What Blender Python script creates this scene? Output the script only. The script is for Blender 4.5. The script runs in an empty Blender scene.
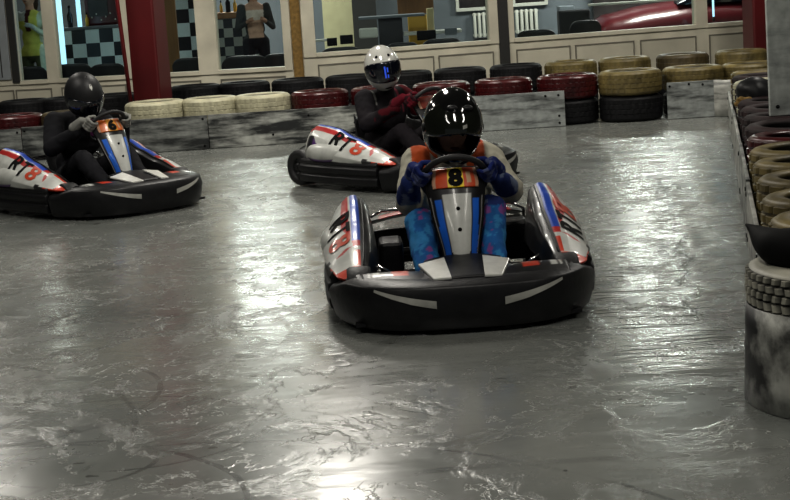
import bpy, bmesh, math, random
from mathutils import Vector, Matrix, noise as mnoise
random.seed(7)
C = bpy.context.scene.collection
SC = bpy.context.scene
V = Vector
R = math.radians

# ---------------------------------------------------------------- camera geometry (used to measure real positions)
F, H = 1700.0, 1.52
P = math.atan(268 / 1700); ROLL = R(3.7)
def ray(px, py):
    u, v = px - 395, py - 250
    c, s = math.cos(ROLL), math.sin(ROLL)
    x, y = u * c - v * s, u * s + v * c
    return x, F * math.cos(P) - y * math.sin(P), -F * math.sin(P) - y * math.cos(P)
def at_y(px, py, Y):
    a, b, c = ray(px, py); t = Y / b
    return V((a * t, Y, H + c * t))
def on_plane(px, py, p0, d):
    """hit of a sight line with the vertical plane through p0 along d: (distance along d, height)"""
    a, b, c = ray(px, py)
    # t*(a,b) = p0 + s*d
    det = a * (-d[1]) + b * d[0]
    t = (p0[0] * (-d[1]) + p0[1] * d[0]) / det
    s = ((a * t - p0[0]) * d[0] + (b * t - p0[1]) * d[1])
    return s, H + c * t

# ---------------------------------------------------------------- materials
def nodes_of(m):
    m.use_nodes = True
    nt = m.node_tree
    return nt, nt.nodes, nt.links, nt.nodes['Principled BSDF']
def mat(name, col, rough=0.5, metal=0.0, coat=0.0, var=0.0, vscale=8.0, bump=0.0, bscale=40.0, stretch=(1, 1, 1), emit=None, estr=0, attr=None, spec=0.5):
    m = bpy.data.materials.new(name)
    nt, N, L, b = nodes_of(m)
    b.inputs['Base Color'].default_value = (*col, 1)
    b.inputs['Roughness'].default_value = rough
    b.inputs['Metallic'].default_value = metal
    b.inputs['Coat Weight'].default_value = coat
    b.inputs['Coat Roughness'].default_value = 0.08
    b.inputs['Specular IOR Level'].default_value = spec
    tc = N.new('ShaderNodeTexCoord'); mp = N.new('ShaderNodeMapping'); mp.inputs['Scale'].default_value = stretch
    L.new(tc.outputs['Object'], mp.inputs['Vector'])
    src = None
    if attr:
        a = N.new('ShaderNodeAttribute'); a.attribute_name = attr
        src = a.outputs['Color']
    if var > 0 or attr:
        n = N.new('ShaderNodeTexNoise'); n.inputs['Scale'].default_value = vscale; n.inputs['Detail'].default_value = 4
        L.new(mp.outputs['Vector'], n.inputs['Vector'])
        mr = N.new('ShaderNodeMapRange'); mr.inputs['From Min'].default_value = .3; mr.inputs['From Max'].default_value = .7
        mr.inputs['To Min'].default_value = 1 - var; mr.inputs['To Max'].default_value = 1 + var * .4
        L.new(n.outputs['Fac'], mr.inputs['Value'])
        mx = N.new('ShaderNodeMix'); mx.data_type = 'RGBA'; mx.blend_type = 'MULTIPLY'; mx.inputs['Factor'].default_value = 1
        mx.inputs['A'].default_value = (*col, 1)
        if src: L.new(src, mx.inputs['A'])
        L.new(mr.outputs['Result'], mx.inputs['B'])
        L.new(mx.outputs['Result'], b.inputs['Base Color'])
    if bump > 0:
        n2 = N.new('ShaderNodeTexNoise'); n2.inputs['Scale'].default_value = bscale; n2.inputs['Detail'].default_value = 3
        L.new(mp.outputs['Vector'], n2.inputs['Vector'])
        bp = N.new('ShaderNodeBump'); bp.inputs['Strength'].default_value = bump; bp.inputs['Distance'].default_value = .01
        L.new(n2.outputs['Fac'], bp.inputs['Height']); L.new(bp.outputs['Normal'], b.inputs['Normal'])
    if emit:
        b.inputs['Emission Color'].default_value = (*emit, 1); b.inputs['Emission Strength'].default_value = estr
    return m

def board_mat(name, base, dirt, amount, seed, st=(1.6, 1.6, 9)):
    """painted board with long horizontal rubber smears"""
    m = bpy.data.materials.new(name); nt, N, L, b = nodes_of(m)
    b.inputs['Roughness'].default_value = .45
    tc = N.new('ShaderNodeTexCoord'); mp = N.new('ShaderNodeMapping')
    mp.inputs['Scale'].default_value = st; mp.inputs['Location'].default_value = (seed, seed * 2, seed)
    L.new(tc.outputs['Object'], mp.inputs['Vector'])
    n = N.new('ShaderNodeTexNoise'); n.inputs['Scale'].default_value = 1.3; n.inputs['Detail'].default_value = 7; n.inputs['Roughness'].default_value = .62
    L.new(mp.outputs['Vector'], n.inputs['Vector'])
    r = N.new('ShaderNodeValToRGB'); r.color_ramp.elements[0].position = amount; r.color_ramp.elements[0].color = (0, 0, 0, 1)
    r.color_ramp.elements[1].position = amount + .2; r.color_ramp.elements[1].color = (1, 1, 1, 1)
    L.new(n.outputs['Fac'], r.inputs['Fac'])
    n2 = N.new('ShaderNodeTexNoise'); n2.inputs['Scale'].default_value = 14; n2.inputs['Detail'].default_value = 5
    L.new(tc.outputs['Object'], n2.inputs['Vector'])
    mx = N.new('ShaderNodeMix'); mx.data_type = 'RGBA'; mx.inputs['A'].default_value = (*dirt, 1); mx.inputs['B'].default_value = (*base, 1)
    L.new(r.outputs['Color'], mx.inputs['Factor'])
    mr = N.new('ShaderNodeMapRange'); mr.inputs['From Min'].default_value = .3; mr.inputs['From Max'].default_value = .7; mr.inputs['To Min'].default_value = .7; mr.inputs['To Max'].default_value = 1.1
    L.new(n2.outputs['Fac'], mr.inputs['Value'])
    m2 = N.new('ShaderNodeMix'); m2.data_type = 'RGBA'; m2.blend_type = 'MULTIPLY'; m2.inputs['Factor'].default_value = 1
    L.new(mx.outputs['Result'], m2.inputs['A']); L.new(mr.outputs['Result'], m2.inputs['B'])
    L.new(m2.outputs['Result'], b.inputs['Base Color'])
    return m

def checker_mat(name, a, c, size):
    m = bpy.data.materials.new(name); nt, N, L, b = nodes_of(m)
    tc = N.new('ShaderNodeTexCoord'); mp = N.new('ShaderNodeMapping'); mp.inputs['Location'].default_value = (-.021, .0513, -.092)
    ck = N.new('ShaderNodeTexChecker'); ck.inputs['Scale'].default_value = 1 / size
    ck.inputs['Color1'].default_value = (*a, 1); ck.inputs['Color2'].default_value = (*c, 1)
    L.new(tc.outputs['Object'], mp.inputs['Vector']); L.new(mp.outputs['Vector'], ck.inputs['Vector']); L.new(ck.outputs['Color'], b.inputs['Base Color'])
    b.inputs['Roughness'].default_value = .3
    return m

def floor_mat():
    m = bpy.data.materials.new('painted_concrete'); nt, N, L, b = nodes_of(m)
    tc = N.new('ShaderNodeTexCoord'); O = tc.outputs['Object']
    def noise(scale, detail=4, st=(1, 1, 1), rough=.5, dist=0):
        mp = N.new('ShaderNodeMapping'); mp.inputs['Scale'].default_value = st; L.new(O, mp.inputs['Vector'])
        n = N.new('ShaderNodeTexNoise'); n.inputs['Scale'].default_value = scale; n.inputs['Detail'].default_value = detail
        n.inputs['Roughness'].default_value = rough; n.inputs['Distortion'].default_value = dist
        L.new(mp.outputs['Vector'], n.inputs['Vector']); return n.outputs['Fac']
    def M(op, a, c=None, d=None, clamp=False):
        n = N.new('ShaderNodeMath'); n.operation = op; n.use_clamp = clamp
        for i, x in enumerate((a, c, d)):
            if x is None: continue
            if isinstance(x, (int, float)): n.inputs[i].default_value = x
            else: L.new(x, n.inputs[i])
        return n.outputs[0]
    def ss(x, lo, hi, to0=0., to1=1.):
        n = N.new('ShaderNodeMapRange'); n.interpolation_type = 'SMOOTHSTEP'
        n.inputs['From Min'].default_value = lo; n.inputs['From Max'].default_value = hi
        n.inputs['To Min'].default_value = to0; n.inputs['To Max'].default_value = to1
        L.new(x, n.inputs['Value']); return n.outputs[0]
    def mixc(f, a, c):
        n = N.new('ShaderNodeMix'); n.data_type = 'RGBA'
        if isinstance(f, (int, float)): n.inputs['Factor'].default_value = f
        else: L.new(f, n.inputs['Factor'])
        for k, x in (('A', a), ('B', c)):
            if isinstance(x, tuple): n.inputs[k].default_value = (*x, 1)
            else: L.new(x, n.inputs[k])
        return n.outputs['Result']
    sep = N.new('ShaderNodeSeparateXYZ'); L.new(O, sep.inputs[0]); X, Y = sep.outputs[0], sep.outputs[1]
    big = noise(.55, 5); mid = noise(3.2, 6, (1, .7, 1), .6); fine = noise(60, 3)
    col = mixc(ss(big, .35, .65), (.150, .160, .150), (.205, .212, .196))
    col = mixc(ss(mid, .5, .72, 0, .45), col, (.085, .09, .085))
    # peeled paint edges: thin contour lines of a warped noise
    wr = noise(1.5, 8, (1, .75, 1), .68, .5)
    ln = ss(M('ABSOLUTE', M('SUBTRACT', wr, .5)), .0, .006, 1, 0)
    wr2 = noise(3.3, 5, (.8, .8, 1), .68, .5)
    ln2 = ss(M('ABSOLUTE', M('SUBTRACT', wr2, .47)), .0, .011, 1, 0)
    gate = ss(noise(.8, 2), .44, .56); gate2 = ss(noise(1.1, 2, (1, 1, 1)), .42, .54)
    lines = M('MAXIMUM', M('MULTIPLY', ln, gate2), M('MULTIPLY', ln2, gate))
    col = mixc(M('MULTIPLY', lines, .50), col, (.36, .36, .33))
    # straight crack on the right, running away from the camera
    w = M('MULTIPLY', M('SUBTRACT', noise(3.5, 5), .5), .35)
    crack = M('ABSOLUTE', M('ADD', M('ADD', M('SUBTRACT', X, 1.48), M('MULTIPLY', M('SUBTRACT', Y, 8.6), -.13)), w))
    cr = M('MULTIPLY', ss(crack, .004, .018, 1, 0), M('MULTIPLY', ss(Y, 7.0, 7.4), ss(Y, 11.6, 12.6, 1, 0)))
    crw = M('MULTIPLY', ss(crack, .02, .16, 1, 0), M('MULTIPLY', ss(Y, 6.6, 7.4), ss(Y, 11.6, 12.6, 1, 0)))
    col = mixc(M('MULTIPLY', cr, .8), col, (.02, .02, .018))
    # tyre arcs
    marks = None
    for (cx, cy, r, wd, s) in ((-1.12, 5.5, .26, .010, 1.), (-1.35, 4.9, .85, .012, 1.), (-2.5, 5.9, 1.5, .012, 1.), (-1.7, 6.5, .75, .012, .9), (-.8, 3.9, 1.75, .012, .9), (-3.5, 9.5, 4.2, .05, .45), (-1.0, 5.9, .5, .009, .9), (.6, 2.6, 2.6, .03, .5), (2.5, 13, 6.1, .06, .35), (-5, 3.2, 3.1, .02, .7)):
        d = M('SQRT', M('ADD', M('POWER', M('SUBTRACT', X, cx), 2.), M('POWER', M('SUBTRACT', Y, cy), 2.)))
        k = M('ABSOLUTE', M('SUBTRACT', M('ADD', d, M('MULTIPLY', M('SUBTRACT', big, .5), .25)), r))
        k = M('MULTIPLY', ss(k, wd * .5, wd * 1.4, 1, 0), s)
        marks = k if marks is None else M('MAXIMUM', marks, k)
    marks = M('MULTIPLY', marks, ss(noise(1.9, 3), .42, .56, 0, .6))
    col = mixc(marks, col, (.03, .032, .032))
    spots = ss(noise(7, 2), .70, .73, 0, .7)
    col = mixc(spots, col, (.035, .035, .03))
    L.new(col, b.inputs['Base Color'])
    rg = M('ADD', ss(mid, .3, .7, .17, .30), M('MULTIPLY', lines, .1))
    L.new(rg, b.inputs['Roughness'])
    b.inputs['Specular IOR Level'].default_value = .7
    b.inputs['Coat Weight'].default_value = .25; b.inputs['Coat Roughness'].default_value = .12
    # relief: wide ripples across the track + paint edges
    rip = noise(2.0, 3, (1.0, 2.1, 1), .5, .3); rip2 = noise(9, 3, (1, 2.2, 1), .5, .2)
    region = M('MULTIPLY', ss(X, -.6, 1.2, .40, 1.0), ss(Y, 5.0, 9., .35, 1.05))
    h = M('ADD', M('MULTIPLY', M('MULTIPLY', rip, .015), region), M('MULTIPLY', M('MULTIPLY', rip2, .0030), region))
    h = M('ADD', h, M('MULTIPLY', lines, .0016))
    h = M('ADD', h, M('MULTIPLY', crw, .006))
    h = M('SUBTRACT', h, M('MULTIPLY', cr, .01))
    h = M('ADD', h, M('MULTIPLY', ss(wr, .44, .52), .0014))
    bp = N.new('ShaderNodeBump'); bp.inputs['Strength'].default_value = 1; bp.inputs['Distance'].default_value = 1
    L.new(h, bp.inputs['Height']); L.new(bp.outputs['Normal'], b.inputs['Normal']); L.new(bp.outputs['Normal'], b.inputs['Coat Normal'])
    return m

def glass_mat(name, tint=(.85, .9, .9), refl=.035):
    m = bpy.data.materials.new(name); m.use_nodes = True; nt = m.node_tree; N, L = nt.nodes, nt.links
    N.clear(); out = N.new('ShaderNodeOutputMaterial')
    t = N.new('ShaderNodeBsdfTransparent'); t.inputs[0].default_value = (*tint, 1)
    g = N.new('ShaderNodeBsdfGlossy'); g.inputs['Roughness'].default_value = .03; g.inputs[0].default_value = (1, 1, 1, 1)
    mx = N.new('ShaderNodeMixShader'); mx.inputs[0].default_value = refl
    L.new(t.outputs[0], mx.inputs[1]); L.new(g.outputs[0], mx.inputs[2]); L.new(mx.outputs[0], out.inputs[0])
    return m

MT = dict(
    floor=floor_mat(),
    cream=mat('cream_frame_paint', (.56, .53, .43), .45, var=.18, vscale=3),
    creamdark=mat('cream_panel_paint', (.50, .475, .385), .5, var=.2, vscale=2),
    grey=mat('grey_door_paint', (.25, .27, .28), .5, var=.1),
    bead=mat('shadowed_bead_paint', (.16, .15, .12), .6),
    gap=mat('dark_rubber_seal', (.02, .02, .018), .6),
    foam=mat('yellow_brown_foam', (.24, .15, .045), .9, var=.4, vscale=30, bump=.5),
    red=mat('dark_red_paint', (.080, .004, .005), .4, var=.25, vscale=2),
    redpipe=mat('red_pipe_paint', (.11, .007, .009), .35),
    glass=glass_mat('window_glass'),
    black=mat('black_plastic', (.009, .009, .010), .42, var=.3, vscale=20, bump=.15, bscale=30, spec=.35),
    blackr=mat('black_rubber', (.014, .014, .015), .55, var=.4, vscale=12, bump=.2, bscale=60),
    steel=mat('dark_steel', (.05, .05, .05), .45, metal=.9),
    chrome=mat('chrome', (.7, .7, .7), .15, metal=1),
    white=mat('white_decal', (.66, .66, .62), .3, coat=.3, var=.12, vscale=25),
    whitegrey=mat('grey_white_decal', (.36, .36, .33), .4, var=.15, vscale=25),
    ink=mat('black_ink', (.004, .004, .004), .7, spec=.1),
    orange=mat('orange_red_decal', (.50, .055, .015), .35, coat=.3, var=.15, vscale=20),
    livery=mat('painted_bodywork', (1, 1, 1), .38, coat=.22, var=.22, vscale=9, attr='Col'),
    cloth=mat('suit_cloth', (1, 1, 1), .85, var=.25, vscale=14, bump=.75, bscale=13, attr='Col', spec=.2),
    cloth_plain=mat('plain_cloth', (1, 1, 1), .85, var=.2, vscale=14, bump=.5, bscale=16, attr='Col', spec=.2),
    glossblack=mat('gloss_black_shell', (.008, .008, .008), .10, coat=1),
    mattblack=mat('matt_black_shell', (.009, .009, .010), .5, var=.3, vscale=20),
    glosswhite=mat('gloss_white_shell', (.62, .62, .58), .18, coat=.8, var=.05),
    visor_dark=mat('dark_visor', (.004, .005, .010), .06, coat=1),
    visor_smoke=mat('smoked_visor', (.012, .014, .010), .07, coat=1),
    liner=mat('helmet_liner', (.008, .008, .008), .9),
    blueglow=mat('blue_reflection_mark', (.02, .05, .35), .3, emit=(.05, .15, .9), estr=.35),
    eye=mat('eye_white', (.35, .33, .3), .3),
    checker=checker_mat('chequered_tile', (.010, .014, .022), (.60, .72, .76), .178),
    checker2=checker_mat('chequered_tile_narrow', (.010, .014, .022), (.33, .36, .34), .12),
    tube=mat('lit_tube', (.4, .8, .9), .3, emit=(.50, .82, 1.0), estr=1.1),
    wood=mat('orange_wood', (.22, .11, .035), .5, var=.3, vscale=12, stretch=(1, 1, .15)),
    room=mat('blue_grey_plaster', (.15, .17, .19), .8, var=.12, vscale=1.5),
    roomcream=mat('cream_plaster', (.46, .43, .27), .8, var=.1),
    roomfloor=mat('dark_room_floor', (.05, .05, .045), .5, var=.2),
    hall=mat('hall_plaster', (.10, .10, .09), .8, var=.2),
    radiator=mat('white_enamel', (.55, .55, .5), .4),
    darkglass=mat('dark_picture', (.035, .03, .03), .3, var=.6, vscale=6),
    leather=mat('black_leather', (.010, .010, .013), .5, var=.3),
    carred=mat('dark_red_car_paint', (.06, .005, .008), .3, coat=.4),
    skin=mat('face_skin', (.30, .16, .11), .5, var=.1),
    beige=mat('beige_cloth', (.48, .33, .24), .8, var=.15),
    amber=mat('amber_plastic', (.55, .33, .03), .4),
    lampcase=mat('lamp_housing', (.4, .4, .38), .5),
)
TYRE = dict(
    black=mat('black_tyre_rubber', (.007, .007, .008), .6, var=.5, vscale=7, bump=.2, spec=.25, attr='Col'),
    maroon=mat('maroon_painted_rubber', (.050, .005, .006), .30, var=.6, vscale=6, bump=.15, attr='Col'),
    gold=mat('gold_painted_rubber', (.135, .105, .036), .5, var=.6, vscale=6, bump=.2, attr='Col'),
    brown=mat('brown_gold_painted_rubber', (.06, .045, .018), .5, var=.55, vscale=6, bump=.2, attr='Col'),
    white=mat('white_painted_rubber', (.40, .385, .28), .5, var=.35, vscale=6, bump=.2, attr='Col'),
)
TYRE['shade'] = mat('shaded_maroon_rubber', (.03, .004, .005), .7, var=.6, vscale=6, bump=.15, attr='Col')  # darker copy of the maroon, with shade painted into the rubber colour
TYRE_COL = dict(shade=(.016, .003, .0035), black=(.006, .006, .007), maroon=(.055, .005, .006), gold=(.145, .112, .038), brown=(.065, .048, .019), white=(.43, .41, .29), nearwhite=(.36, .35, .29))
TYRE['nearwhite'] = mat('near_white_painted_rubber', (.27, .265, .22), .5, var=.45, vscale=9, bump=.2, attr='Col')

# ---------------------------------------------------------------- mesh helpers
def link(name, me, parent=None, m=None, smooth=True, loc=None):
    o = bpy.data.objects.new(name, me); C.objects.link(o)
    if m is not None and not me.materials: me.materials.append(m)
    if parent: o.parent = parent
    if loc is not None: o.location = loc
    if smooth:
        for p in me.polygons: p.use_smooth = True
    return o
def from_bm(name, bm, m=None, parent=None, smooth=True, bevel=0, loc=None):
    me = bpy.data.meshes.new(name); bmesh.ops.recalc_face_normals(bm, faces=bm.faces[:]); bm.to_mesh(me); bm.free()
    o = link(name, me, parent, m, smooth, loc)
    if bevel:
        md = o.modifiers.new('bevel', 'BEVEL'); md.width = bevel; md.segments = 2; md.limit_method = 'ANGLE'; md.angle_limit = R(35)
    return o
def tag(o, label=None, cat=None, group=None, kind=None):
    if label: o['label'] = label
    if cat: o['category'] = cat
    if group: o['group'] = group
    if kind: o['kind'] = kind
    return o
def empty(name, loc=(0, 0, 0), rz=0):
    o = bpy.data.objects.new(name, None); C.objects.link(o); o.location = loc; o.rotation_euler = (0, 0, rz); return o
def box(bm, x0, x1, y0, y1, z0, z1, mx=None):
    vs = [bm.verts.new((x, y, z)) for z in (z0, z1) for y in (y0, y1) for x in (x0, x1)]
    for f in ((0, 1, 3, 2), (4, 6, 7, 5), (0, 4, 5, 1), (2, 3, 7, 6), (0, 2, 6, 4), (1, 5, 7, 3)):
        bm.faces.new([vs[i] for i in f])
    if mx: bmesh.ops.transform(bm, matrix=mx, verts=vs)
    return vs
def tube(bm, pts, r, seg=10, closed=False, caps=True):
    pts = [V(p) for p in pts]; n = len(pts); rings = []
    rr = r if isinstance(r, (list, tuple)) else [r] * n
    prev = None
    for i, p in enumerate(pts):
        if closed: t = pts[(i + 1) % n] - pts[i - 1]
        else: t = pts[min(i + 1, n - 1)] - pts[max(i - 1, 0)]
        t.normalize()
        if prev is None:
            a = V((0, 0, 1)) if abs(t.z) < .9 else V((1, 0, 0))
            u = t.cross(a).normalized()
        else: u = (prev - t * prev.dot(t)).normalized()
        prev = u; w = t.cross(u)
        rings.append([bm.verts.new(p + (u * math.cos(2 * math.pi * k / seg) + w * math.sin(2 * math.pi * k / seg)) * rr[i]) for k in range(seg)])
    for i in range(n if closed else n - 1):
        a, c = rings[i], rings[(i + 1) % n]
        for k in range(seg): bm.faces.new((a[k], a[(k + 1) % seg], c[(k + 1) % seg], c[k]))
    if caps and not closed:
        bm.faces.new(rings[0][::-1]); bm.faces.new(rings[-1])
def lathe(bm, prof, seg=48, axis='z', closed=True, c=(0, 0, 0)):
    rings = []
    for k in range(seg):
        a = 2 * math.pi * k / seg
        ring = []
        for (r, z) in prof:
            if axis == 'z': p = (c[0] + r * math.cos(a), c[1] + r * math.sin(a), c[2] + z)
            elif axis == 'x': p = (c[0] + z, c[1] + r * math.cos(a), c[2] + r * math.sin(a))
            else: p = (c[0] + r * math.cos(a), c[1] + z, c[2] + r * math.sin(a))
            ring.append(bm.verts.new(p))
        rings.append(ring)
    n = len(prof)
    for k in range(seg):
        a, d = rings[k], rings[(k + 1) % seg]
        for i in range(n if closed else n - 1):
            j = (i + 1) % n
            bm.faces.new((a[i], d[i], d[j], a[j]))
def grid_surface(name, fn, nu, nv, m, parent=None, colour=None, thick=0, loc=None, flip=False):
    """fn(u,v)->point; colour(u,v)->rgb stored per vertex"""
    verts = [tuple(fn(i / nu, j / nv)) for i in range(nu + 1) for j in range(nv + 1)]
    faces = [(i * (nv + 1) + j, (i + 1) * (nv + 1) + j, (i + 1) * (nv + 1) + j + 1, i * (nv + 1) + j + 1) for i in range(nu) for j in range(nv)]
    if flip: faces = [f[::-1] for f in faces]
    me = bpy.data.meshes.new(name); me.from_pydata(verts, [], faces)
    if colour:
        ca = me.color_attributes.new('Col', 'FLOAT_COLOR', 'POINT')
        k = 0
        for i in range(nu + 1):
            for j in range(nv + 1):
                ca.data[k].color = (*colour(i / nu, j / nv), 1); k += 1
    me.update()
    o = link(name, me, parent, m, True, loc)
    if thick:
        md = o.modifiers.new('solid', 'SOLIDIFY'); md.thickness = thick; md.offset = -1
    return o
def text_mesh(txt, size=1.0, bold=0.0):
    cu = bpy.data.curves.new('lettering', 'FONT'); cu.body = txt; cu.size = size; cu.align_x = 'CENTER'; cu.align_y = 'CENTER'; cu.offset = bold
    cu.fill_mode = 'FRONT'; cu.resolution_u = 4
    o = bpy.data.objects.new('lettering', cu); C.objects.link(o)
    dg = bpy.context.evaluated_depsgraph_get(); dg.update()
    me = bpy.data.meshes.new_from_object(o.evaluated_get(dg)); bpy.data.objects.remove(o)
    me.materials.clear()
    return me
def lerp(a, c, t): return a + (c - a) * t
def interp(tab, x):
    """smooth interpolation in a table [(x, y...)]"""
    if x <= tab[0][0]: return tab[0][1:]
    for a, c in zip(tab, tab[1:]):
        if x <= c[0]:
            t = (x - a[0]) / (c[0] - a[0]); t = t * t * (3 - 2 * t) * .5 + t * .5
            return tuple(lerp(p, q, t) for p, q in zip(a[1:], c[1:]))
    return tab[-1][1:]
def copy_tree(o, parent=None):
    c = o.copy(); C.objects.link(c); c.parent = parent
    for ch in list(o.children): copy_tree(ch, c)
    return c

# ---------------------------------------------------------------- organic bodies: tapered limbs fused by voxel remesh
def limb(bm, p0, p1, r0, r1, seg=14):
    p0, p1 = V(p0), V(p1); d = p1 - p0; L = max(d.length, 1e-5); q = d.to_track_quat('Z', 'Y').to_matrix().to_4x4()
    mx = Matrix.Translation(p0) @ q
    prof = []
    for k in range(6): a = -math.pi / 2 + (math.pi / 2) * k / 5; prof.append((r0 * math.cos(a), r0 * math.sin(a)))
    for k in range(6): a = (math.pi / 2) * k / 5; prof.append((r1 * math.cos(a), L + r1 * math.sin(a)))
    rings = []
    for (r, z) in prof:
        r = max(r, 1e-4)
        rings.append([bm.verts.new(mx @ V((r * math.cos(2 * math.pi * k / seg), r * math.sin(2 * math.pi * k / seg), z))) for k in range(seg)])
    for a, c in zip(rings, rings[1:]):
        for k in range(seg): bm.faces.new((a[k], a[(k + 1) % seg], c[(k + 1) % seg], c[k]))
    bm.faces.new(rings[0][::-1]); bm.faces.new(rings[-1])
def blob(bm, c, r, rot=(0, 0, 0)):
    from mathutils import Euler
    mx = Matrix.Translation(V(c)) @ Euler(rot).to_matrix().to_4x4() @ Matrix.Diagonal((*r, 1))
    bmesh.ops.create_uvsphere(bm, u_segments=20, v_segments=14, radius=1, matrix=mx)
def organic(name, bm, voxel, m, parent=None, colour=None, fold=0.0, fscale=12, smooth_it=4, loc=None):
    me = bpy.data.meshes.new('tmp'); bmesh.ops.recalc_face_normals(bm, faces=bm.faces[:]); bm.to_mesh(me); bm.free()
    t = bpy.data.objects.new('tmp', me); C.objects.link(t)
    md = t.modifiers.new('r', 'REMESH'); md.mode = 'VOXEL'; md.voxel_size = voxel; md.use_smooth_shade = True
    ms = t.modifiers.new('s', 'SMOOTH'); ms.factor = .6; ms.iterations = smooth_it
    dg = bpy.context.evaluated_depsgraph_get(); dg.update()
    out = bpy.data.meshes.new_from_object(t.evaluated_get(dg)); out.name = name
    bpy.data.objects.remove(t); out.materials.clear()
    if fold:
        out.update()
        nrm = [v.normal.copy() for v in out.vertices]
        for v, n in zip(out.vertices, nrm):
            q = mnoise.noise(v.co * fscale) + .6 * mnoise.noise(v.co * fscale * 2.3)
            v.co = v.co + n * (fold * q)
    if colour:
        ca = out.color_attributes.new('Col', 'FLOAT_COLOR', 'POINT')
        for i, v in enumerate(out.vertices): ca.data[i].color = (*colour(v.co), 1)
    return link(name, out, parent, m, True, loc)

# ================================================================ SETTING
bm = bmesh.new(); box(bm, -16, 16, -3, 30, -.1, 0)
floor = tag(from_bm('floor', bm, MT['floor'], smooth=False), 'grey-green glossy painted concrete track floor with cracks and tyre marks', 'floor', kind='structure')

# window wall in two straight runs that meet at the foam-filled joint
BEND = (-.93, 19.6)
def rot2(a): return (math.cos(a), math.sin(a))
A_L, A_R = R(-13), R(15)          # left run recedes to the left, right run recedes to the right
DL, DR = rot2(A_L), rot2(A_R)
def wl(px, py=None, ref=68):
    return on_plane(px, ref if py is None else py, BEND, DL)
def wr_(px, py=None, ref=45):
    return on_plane(px, ref if py is None else py, BEND, DR)
SILL_L, SILL_R, TOPZ = .64, .77, 2.35
def wall_frame(angle): 
    return Matrix.Translation((BEND[0], BEND[1], 0)) @ Matrix.Rotation(angle, 4, 'Z')
MXL, MXR = wall_frame(A_L), wall_frame(A_R)
def wall_run(side, mx, s0, s1, sill, openings, panels):
    """solid frame with real openings, raised beads round the lower panels"""
    bm = bmesh.new()
    box(bm, s0, s1, -.03, .05, 0, sill - .05, mx)              # lower panelled part
    box(bm, s0, s1, -.03, .05, TOPZ, 3.3, mx)                   # above the windows
    edges = [s0] + [v for o in openings for v in o] + [s1]
    for a, c in zip(edges[::2], edges[1::2]):
        if c - a > .01: box(bm, a, c, -.05, .06, sill - .05, TOPZ, mx)
    for a, c in openings:
        box(bm, a - .01, c + .01, -.06, .07, sill - .05, sill, mx)
    o = from_bm('wall_' + side, bm, MT['cream'], smooth=False, bevel=.006)
    tag(o, f'cream glazed partition wall, {side} run, seen beyond the tyre barrier', 'wall', kind='structure')
    for (a, c, zb, zt) in panels:
        b2 = bmesh.new(); t = .014
        box(b2, a, c, -.036, -.03, zb, zt, mx)
        o2 = from_bm('trim_panel', b2, MT['creamdark'], o, smooth=False)
        b2 = bmesh.new()
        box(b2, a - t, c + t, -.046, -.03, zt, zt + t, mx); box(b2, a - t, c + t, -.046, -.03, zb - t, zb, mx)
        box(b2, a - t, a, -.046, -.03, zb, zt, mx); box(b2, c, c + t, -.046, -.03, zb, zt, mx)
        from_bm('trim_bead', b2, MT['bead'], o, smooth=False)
    return o
sl = lambda px: wl(px)[0]
sr = lambda px: wr_(px)[0]
openL = [(sl(-26), sl(-2)), (sl(21), sl(48)), (sl(60), sl(126)), (sl(137), sl(200)), (sl(220), sl(286))]
panL = [(sl(-24), sl(12), .12, SILL_L - .12), (sl(16), sl(50), .12, SILL_L - .12), (sl(62), sl(125), .12, SILL_L - .12), (sl(140), sl(200), .12, SILL_L - .12), (sl(222), sl(285), .12, SILL_L - .12)]
wall_left = wall_run('left', MXL, -7.5, sl(294), SILL_L, openL, panL)
openR = [(sr(315), sr(489)), (sr(514), sr(695)), (sr(707), sr(800)), (sr(812), sr(960))]
panR = [(sr(a), sr(c), .1, SILL_R - .15) for a, c in ((317, 372), (380, 431), (438, 491), (516, 568), (575, 632), (640, 694), (709, 768), (776, 830))]
wall_right = wall_run('right', MXR, sr(302), 8.5, SILL_R, openR, panR)
wi = 0
for mx, ops, sill in ((MXL, openL, SILL_L), (MXR, openR, SILL_R)):
    for a, c in ops:
        wi += 1; bm = bmesh.new(); box(bm, a, c, .0, .006, sill, TOPZ, mx)
        tag(from_bm(f'window_{wi}', bm, MT['glass'], smooth=False), 'clear pane in the cream partition', 'window', kind='structure')
bm = bmesh.new(); s0, s1 = sl(292), sl(303)
q0 = MXL @ V((sl(294), 0, 0)); q1 = MXR @ V((sr(302), 0, 0))
box(bm, q0.x, q1.x, q0.y - .02, q0.y + .06, 0, 3.3)
tag(from_bm('trim_1', bm, MT['foam'], smooth=False), 'brown foam-filled joint between the two partition runs', 'trim', kind='structure')
bm = bmesh.new(); box(bm, sr(498), sr(508), -.06, -.048, .1, 2.5, MXR)
tag(from_bm('trim_2', bm, MT['gap'], smooth=False), 'dark gap between two cream window posts', 'trim', kind='structure')
# dark door edge and grey door leaf on the far left
bm = bmesh.new(); box(bm, sl(14), sl(21), -.075, -.05, SILL_L - .02, 2.4, MXL)
tag(from_bm('trim_3', bm, MT['gap'], smooth=False), 'dark door edge beside the grey leaf', 'trim', kind='structure')
bm = bmesh.new(); box(bm, sl(-20), sl(13), -.078, -.052, SILL_L + .02, 2.4, MXL)
d1 = tag(from_bm('door_1', bm, MT['grey'], smooth=False, bevel=.004), 'grey door leaf at the picture\'s left edge', 'door', kind='structure')
bm = bmesh.new(); box(bm, sl(4), sl(5), -.082, -.078, SILL_L + .05, 2.3, MXL); box(bm, sl(-2), sl(1), -.082, -.078, 1.0, 1.6, MXL)
from_bm('trim_groove', bm, MT['gap'], d1, smooth=False)

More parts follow.
